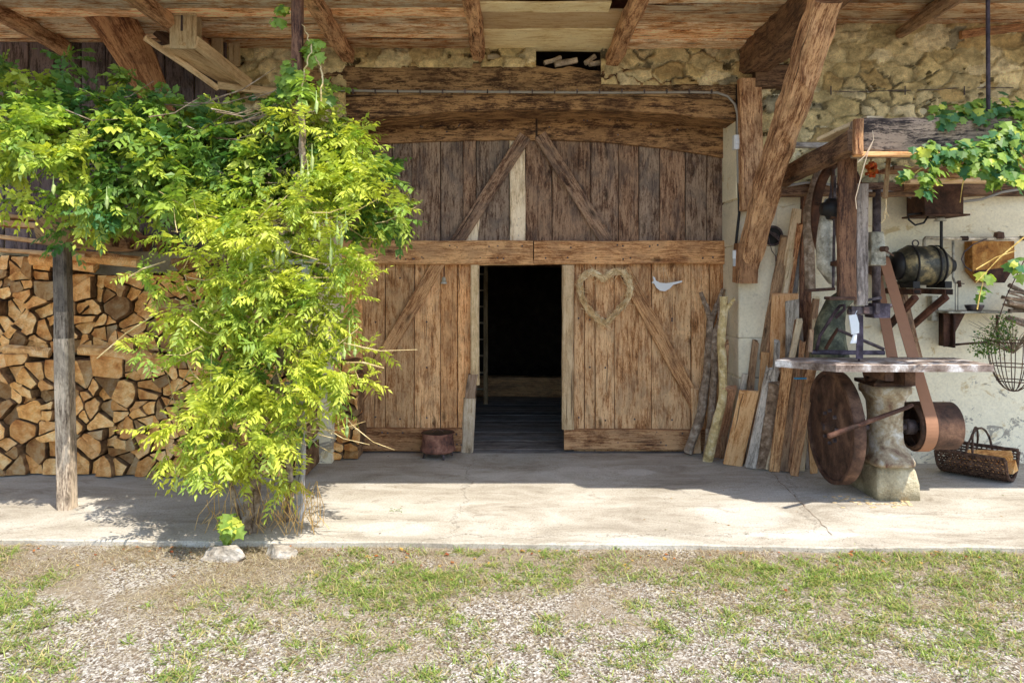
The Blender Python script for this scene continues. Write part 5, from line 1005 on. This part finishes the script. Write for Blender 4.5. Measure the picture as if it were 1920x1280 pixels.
# lobed leaves
def lobed(P, D, S, T, rng=RN):
    N = len(P); nrm = unit(D); a = np.array([0, 0, -1.])+rng.normal(0, .3, (N, 3)); ax = unit(a-nrm*(a*nrm).sum(-1, keepdims=True)); sd_ = np.cross(nrm, ax)
    prof = [(0, .0), (.55, .12), (.35, .42), (.5, .62), (.2, .72), (0, 1.0)]
    qs = []; ts = []
    cup = nrm*(S*.10)[:, None]
    for sg in (1, -1):
        pts = [P+sd_*(S*x*sg)[:, None]+ax*(S*y)[:, None]-cup*(x*2) for x, y in prof]; mid = P+ax*(S*.45)[:, None]
        qs += [np.stack([pts[0], pts[1], pts[2], mid], 1), np.stack([mid, pts[2], pts[3], pts[4]], 1), np.stack([mid, pts[4], pts[5], pts[5]+ax*.001], 1)]; ts += [T, T, T]
    return np.concatenate(qs), np.concatenate(ts)
def lblob(Lv, spec, mixw, s0=.09):
    for (px, py, rx, ry, Y, dY, N) in spec:
        P, D = blob(px, py, rx, ry, Y, dY, N); D = unit(D+np.array([.1, -.9, .7])); T = tints(N, mixw); q, t = lobed(P, D, RN.uniform(.6, 1.3, N)*s0, T); Lv.quads(q, t)
rv = empty('trumpet_vine', tuple(at(1850, 260, 5.0)), 'green vine with broad lobed leaves trailing over the charred beam at the right', 'vine')
L3 = Leaves(); lblob(L3, [(1800, 215, 70, 30, 5.15, .15, 130), (1870, 215, 60, 45, 5.15, .15, 150), (1900, 270, 50, 50, 5.0, .15, 150), (1850, 290, 70, 40, 4.95, .12, 140), (1890, 330, 50, 25, 4.9, .12, 60), (1745, 285, 40, 25, 4.98, .1, 50), (1790, 290, 50, 30, 4.95, .1, 60), (1750, 325, 30, 18, 4.9, .08, 24), (1735, 352, 12, 22, 4.9, .05, 16), (1695, 320, 16, 14, 5.0, .06, 8), (1905, 500, 25, 25, 5.2, .1, 14), (1850, 515, 22, 8, 5.2, .06, 6), (1840, 545, 6, 12, 5.2, .04, 4), (1910, 235, 40, 50, 5.1, .1, 120)], (.8, 4, 2.5, 3.0), .068); L3.build('foliage', M['leaf'], rv)
b = MB()
for a, c in (((1920, 300), (1780, 300)), ((1900, 330), (1735, 345)), ((1860, 260), (1700, 318)), ((1920, 445), (1830, 530)), ((1830, 505), (1905, 470)), ((1832, 580), (1843, 530)), ((1810, 320), (1800, 380)), ((1690, 345), (1760, 300))): b.tube([at(*a, 5.0), at((a[0]+c[0])/2, (a[1]+c[1])/2-5, 5.0), at(*c, 5.0)], [.005, .004, .002], 5, t=(1.1, 1, .6))
b.build('stems', M['bark_pale'], rv)
pv = empty('young_creeper', tuple(at(565, 150, 5.0)), 'light green creeper with maple like leaves twining round the dark hanging post', 'vine')
L4 = Leaves(); lblob(L4, [(582, 95, 16, 18, 5.05, .06, 26), (590, 75, 16, 10, 5.05, .06, 14), (545, 125, 16, 18, 5.05, .06, 22), (535, 150, 18, 18, 5.05, .08, 22), (530, 12, 14, 8, 5.1, .05, 10), (518, 36, 14, 6, 5.1, .05, 9), (600, 180, 26, 14, 5.1, .1, 20), (560, 175, 40, 16, 5.1, .1, 26)], (1, 6, 1, 0), .07); L4.build('foliage', M['leaf'], pv)
b = MB(); stem(b, [at(560, 190, 5.0), at(572, 130, 5.0), at(585, 90, 5.0), at(570, 50, 5.05), at(540, 20, 5.08)], .006, .003, 5, .008); stem(b, [at(600, 190, 5.0), at(606, 150, 5.0), at(600, 125, 5.0), at(590, 105, 5.0)], .007, .004, 5, .006); b.build('stems', M['bark_pale'], pv)
# posts of the trellis
b = MB(); b.beam(at(560, 240, 5.08), at(558, -100, 5.08), .07, .07, up=(0, 1, 0), side=(1, 0, 0), jit=.004, t=(.9, .8, .85)); tag(b.build('hanging_post', M['beam_dark']), 'dark square post rising out of the wisteria to the ceiling', 'post')
tp = empty('trellis_post', tuple(floor_at(562, 975)), 'grey weathered trellis post inside the right side of the wisteria', 'post')
b = MB(); b.beam(floor_at(560, 975), at(577, 495, 4.93), .06, .06, up=(0, 1, 0), jit=.006, t=(.9, .95, 1.05)); b.build('upright', M['grey_wood'], tp)
b = MB(); b.beam(at(515, 492, 4.95), at(600, 488, 4.93), .05, .03, t=(.9, .95, 1.05)); b.build('cross_bar', M['grey_wood'], tp)
for y in (560, 640, 720): b = MB(); b.beam(at(535, y, 4.95), at(580, y, 4.93), .03, .02, t=(.6, .6, .6)); b.build('cross_bar', M['grey_wood'], tp)
b = MB(); b.tube([at(-60, 262, 5.22), at(600, 285, 5.25)], .018, 8); tag(b.build('trellis_wire_pole', M['bark']), 'long thin pole carrying the creeper on the left', 'pole')
# hanging wire basket with plant and twig bundle at the right edge
wk = empty('wire_basket', tuple(at(1895, 740, 6.3)), 'hanging wire basket with a small leaved plant at the right edge', 'hanging basket')
b = MB(); c = at(1900, 640, 6.3)
for k in range(14):
    a = math.pi*2*k/14; b.tube([c+Vector((math.cos(a)*.19*math.cos(f), math.sin(a)*.19*math.cos(f), -.42*math.sin(f))) for f in [i*math.pi/16 for i in range(9)]], .004, 5, caps=False)
for z, r_ in ((0, .19), (-.2, .17), (-.33, .12)): b.tube([c+Vector((math.cos(i*math.pi/12)*r_, math.sin(i*math.pi/12)*r_, z)) for i in range(24)], .005, 5, closed=True)
b.tube([c+Vector((-.19, 0, 0)), c+Vector((-.05, 0, .4)), c+Vector((.1, 0, .7))], .004, 5); b.build('wire_frame', M['rust'], wk)
b = MB()
for i in range(46): a = random.uniform(0, 6.28); p = c+Vector((0, 0, -.1)); q = c+Vector((math.cos(a)*.28-.08, math.sin(a)*.2, random.uniform(-.1, .25))); b.tube([p, (p+q)/2+Vector((0, 0, .04)), q], [.004, .003, .001], 4, caps=False, t=(.8, .8, .7))
b.build('twigs', M['bark'], wk)
L5 = Leaves(); rs = RN
for (px, py, rx, ry, N) in ((1862, 640, 45, 32, 520), (1880, 615, 28, 30, 300), (1840, 655, 25, 16, 160)):
    P, D = blob(px, py, rx, ry, 6.28, .14, N); T = tints(N, (0, 1.5, 5, 1))*.8; sd_ = unit(np.cross(D, rs.normal(size=(N, 3)))); s = RN.uniform(.012, .024, N)[:, None]
    L5.quads(np.stack([P, P+D*s*.5+sd_*s*.4, P+D*s, P+D*s*.5-sd_*s*.4], 1), T)
L5.build('foliage', M['leaf'], wk)
tb = empty('twig_bundle', tuple(at(1905, 600, 6.6)), 'bundle of rough sticks tied up on the wall at the right edge', 'bundle')
for i in range(16):
    b = MB(); y0 = random.uniform(545, 600); b.tube([at(1878+random.uniform(0, 16), y0-random.uniform(0, 20), 6.6+random.uniform(-.1, .1)), at(1990, y0+random.uniform(0, 40), 6.65)], random.uniform(.008, .022), 6, t=tv(.6, 1.2)); b.build('stick', M['bark'], tb)
# dried red flower bunch near the joists
df = MB()
for i in range(60): p = at(1633+random.gauss(0, 5), 318+random.gauss(0, 7), 6.3+random.gauss(0, .03)); df.lathe(p, (0, -1, 0), [(.014, 0), (.016, .01), (0, .02)], 6, t=(random.uniform(1, 1.6), random.uniform(.35, .8), .25))
df.tube([at(1633, 285, 6.3), at(1633, 318, 6.3)], .006, 5)
tag(df.build('dried_flowers', M['rust_orange']), 'bunch of orange red dried flowers hanging under the frame', 'dried flowers')
# weeds at the wisteria foot, rocks
wd_ = empty('broad_leaf_weed', tuple(floor_at(433, 1010, -.05)), 'bright green broad leaved shoot at the foot of the wisteria', 'plant')
L6 = Leaves(); lblob(L6, [(430, 985, 20, 28, 4.72, .06, 44)], (3, 5, 0, 0), .075); L6.build('foliage', M['leaf'], wd_)
b = MB(); b.tube([floor_at(433, 1012, -.06), at(430, 985, 4.72), at(428, 965, 4.72)], .004, 5); b.build('stem', M['pod'], wd_)
sp = empty('seedling', tuple(floor_at(741, 968)), 'tiny green weed growing from the concrete in front of the door', 'plant')
L7 = Leaves(); P, D = blob(741, 958, 6, 8, 5.5, .03, 12); q, t = pinnate(P, unit(D+np.array([0, 0, .6])), np.full(12, .05), tints(12, (0, 1, 3, 0)), ll=.02, lw=.006, pairs=3); L7.quads(q, t); L7.build('foliage', M['leaf'], sp)
def rock(px, py, rx, ry, rz, lab, seed):
    import bmesh
    bm = bmesh.new(); bmesh.ops.create_icosphere(bm, subdivisions=4, radius=1); r = random.Random(seed); pl = [(Vector((r.gauss(0, 1), r.gauss(0, 1), r.gauss(0, 1))).normalized(), r.uniform(.55, .85)) for _ in range(12)]
    for v in bm.verts:
        c = v.co.copy()
        for nn_, d in pl:
            e_ = c.dot(nn_)-d
            if e_ > 0: c -= nn_*e_
        nz = float(fbm(np.array(c.x*3+seed), np.array(c.y*3+c.z*2), seed)); c *= .86+.34*nz; v.co = (c.x*rx, c.y*ry, c.z*rz)
    me = bpy.data.meshes.new('rock'); bm.to_mesh(me); bm.free(); me.materials.append(M['rock']); ca = me.color_attributes.new('tint', 'FLOAT_COLOR', 'CORNER'); ca.data.foreach_set('color', [1.0]*(len(me.loops)*4))
    o = bpy.data.objects.new('rock', me); sc.collection.objects.link(o); p = floor_at(px, py, -.05); o.location = (p.x, p.y, -.05+rz*.25); tag(o, lab, 'rock', 'rocks at the wisteria foot')
rock(425, 1050, .15, .11, .085, 'pale flat rock left of the wisteria trunk', 3); rock(528, 1044, .11, .09, .075, 'cracked grey white rock right of the wisteria trunk', 8)

# ------------------------------------------------- grass, straw and pebbles
def sample(N, x0, x1, y0, y1): return RN.uniform(x0, x1, N), RN.uniform(y0, y1, N)
def blades(name, X, Yb, Lb, Wb, col, flat=.5, label='', mat='grass', cat='grass'):
    N = len(X); Z = gz(X, Yb); a = RN.uniform(0, 2*np.pi, N); el = RN.uniform(.1, 1.2, N)*flat; d = np.stack([np.cos(a)*np.cos(el), np.sin(a)*np.cos(el), np.sin(el)], -1); s_ = np.stack([-np.sin(a), np.cos(a), np.zeros(N)], -1)
    P = np.stack([X, Yb, Z], -1); t1 = P+d*(Lb*.55)[:, None]+np.array([0, 0, 1])*(Lb*.12)[:, None]; t2 = P+d*Lb[:, None]; w_ = s_*Wb[:, None]
    Q = np.stack([P-w_, P+w_, t1+w_*.8, t1-w_*.8], 1); Q2 = np.stack([t1-w_*.8, t1+w_*.8, t2+w_*.1, t2-w_*.1], 1); V = np.concatenate([Q, Q2]).reshape(-1, 3); Fc = np.arange(2*N*4).reshape(-1, 4)
    o = mesh_out(name, V, Fc.tolist(), None, np.concatenate([col, col]), None, M[mat], None); tag(o, label, kind='stuff'); o['category'] = cat; return o
# tuft centres: denser toward the slab
TX, TY = [], []
X0, Y0 = sample(7600, -4.2, 4.2, 2.7, 4.86); dn = fbm(X0*1.1+5, Y0*1.6, 50); far = np.clip((Y0-3.2)/1.2, 0, 1); left = np.clip((-X0-1.0)/2.5, 0, 1)
keep = RN.random(len(X0)) < np.clip((dn-.34)*4.5, 0, 1)*(.16+.84*far+.45*left); keep &= Y0 < slab_edge(X0)-.02
TX, TY = X0[keep], Y0[keep]; per = RN.integers(6, 40, len(TX)); cx = np.repeat(TX, per); cy = np.repeat(TY, per); tsz = np.repeat(RN.uniform(.5, 1.25, len(TX)), per)
gx = cx+RN.normal(0, .034, len(cx))*tsz; gy = cy+RN.normal(0, .03, len(cx))*tsz; N = len(gx)
gb = np.array([C(134, 160, 72), C(168, 180, 98), C(108, 136, 62), C(192, 176, 122)])[RN.choice(4, N, p=[.32, .3, .18, .2])]*RN.uniform(.75, 1.2, (N, 1))
blades('grass', gx, gy, RN.uniform(.025, .075, N)*tsz, RN.uniform(.0014, .0032, N), gb, .45, 'sparse green grass tufts growing through the gravel')
X0, Y0 = sample(130000, -4.2, 4.2, 2.8, 4.92); dn = fbm(X0*1.7, Y0*2.2, 70); pr_ = np.clip((Y0-2.9)/1.5, 0.12, 1)*np.clip((dn-.25)*3, 0.15, 1); pr_ += np.exp(-((X0+1.55)**2/.35+(Y0-4.75)**2/.05))*1.2
keep = (RN.random(len(X0)) < pr_*.75) & (Y0 < slab_edge(X0)-.0); X0, Y0 = X0[keep], Y0[keep]; N = len(X0)
sc_ = np.array([C(184, 170, 138), C(204, 192, 164), C(134, 114, 90), C(164, 134, 104)])[RN.choice(4, N, p=[.4, .25, .2, .15])]*RN.uniform(.8, 1.15, (N, 1))
blades('dry_straw', X0, Y0, RN.uniform(.02, .07, N), RN.uniform(.0009, .0018, N), sc_, .35, 'dry straw coloured grass litter along the edge of the concrete', cat='dry grass')
# pebbles
X0, Y0 = sample(110000, -4.0, 4.0, 2.8, 4.85); dn = fbm(X0*1.3+2, Y0*1.6+8, 90); pr_ = np.clip(1.35-(Y0-2.9)/1.5, .08, 1)*np.clip((dn-.33)*4, .08, 1); keep = RN.random(len(X0)) < pr_*.75; X0, Y0 = X0[keep], Y0[keep]; N = len(X0)
oct_ = np.array([[1, 0, 0], [.3, .95, 0], [-.8, .6, 0], [-.8, -.6, 0], [.3, -.95, 0], [0.05, 0, .9]]); r_ = RN.uniform(.002, .0056, N); an = RN.uniform(0, 6.28, N)
ca_, sa_ = np.cos(an), np.sin(an); B = oct_[None]*(1+RN.normal(0, .22, (N, 6, 1))); x = B[..., 0]*ca_[:, None]-B[..., 1]*sa_[:, None]*.8; y = B[..., 0]*sa_[:, None]+B[..., 1]*ca_[:, None]*.8
V = np.stack([X0[:, None]+x*r_[:, None], Y0[:, None]+y*r_[:, None], gz(X0, Y0)[:, None]+B[..., 2]*r_[:, None]*.7], -1).reshape(-1, 3)
fb = np.array([[0, 1, 5], [1, 2, 5], [2, 3, 5], [3, 4, 5], [4, 0, 5]]); Fc = (fb[None]+np.arange(N)[:, None, None]*6).reshape(-1, 3)
pc_ = np.array([C(192, 188, 180), C(168, 160, 150), C(146, 134, 120), C(104, 92, 78)])[RN.choice(4, N, p=[.3, .3, .25, .15])]
M['pebble'] = rough_mat('pebble', (.7, .7, .7), (.9, .9, .9), (1, 1, 1), 40, .9, .3)
o = mesh_out('gravel', V, Fc.tolist(), None, np.repeat(pc_, 5, axis=0), None, M['pebble'], None); tag(o, 'loose white and brown gravel in the foreground', kind='stuff'); o['category'] = 'gravel'
# fallen leaves near the slab edge
X0 = RN.uniform(-3.8, 3.8, 170); Y0 = slab_edge(X0)-RN.exponential(.14, 170)-.02; N = 170; P = np.stack([X0, Y0, gz(X0, Y0)+.008], -1); a = RN.uniform(0, 6.28, N); D = np.stack([np.cos(a), np.sin(a), RN.uniform(-.1, .4, N)], -1); S_ = np.stack([-np.sin(a), np.cos(a), RN.uniform(-.2, .3, N)], -1); s = RN.uniform(.015, .035, N)[:, None]
Q = np.stack([P, P+D*s*.5+S_*s*.4, P+D*s, P+D*s*.5-S_*s*.4], 1).reshape(-1, 3); o = mesh_out('fallen_leaves', Q, np.arange(N*4).reshape(-1, 4).tolist(), None, np.array([C(190, 120, 70), C(160, 90, 60), C(210, 170, 90)])[RN.choice(3, N)], None, M['grass'], None); tag(o, 'scattered brown fallen leaves along the concrete edge', kind='stuff'); o['category'] = 'fallen leaves'

N = 110; X0 = RN.uniform(-4, 4, N); Y0 = np.where(RN.random(N) < .5, RN.uniform(4.95, 6.2, N), RN.uniform(6.9, 7.3, N)-np.where(X0 > 2.1, .5, 0)); P = np.stack([X0, Y0, np.full(N, .003)], -1); a = RN.uniform(0, 6.28, N); D = np.stack([np.cos(a), np.sin(a), RN.uniform(0, .3, N)], -1); S_ = np.stack([-np.sin(a), np.cos(a), RN.uniform(0, .2, N)], -1); q_ = RN.uniform(.008, .026, N)[:, None]
Q = np.stack([P, P+D*q_*.5+S_*q_*.3, P+D*q_, P+D*q_*.5-S_*q_*.3], 1).reshape(-1, 3); o = mesh_out('leaf_litter', Q, np.arange(N*4).reshape(-1, 4).tolist(), None, np.array([C(150, 110, 66), C(110, 84, 60), C(190, 160, 100), C(120, 130, 60)])[RN.choice(4, N)], None, M['grass'], None); tag(o, 'small dry leaf and wood litter scattered on the concrete', kind='stuff'); o['category'] = 'litter'
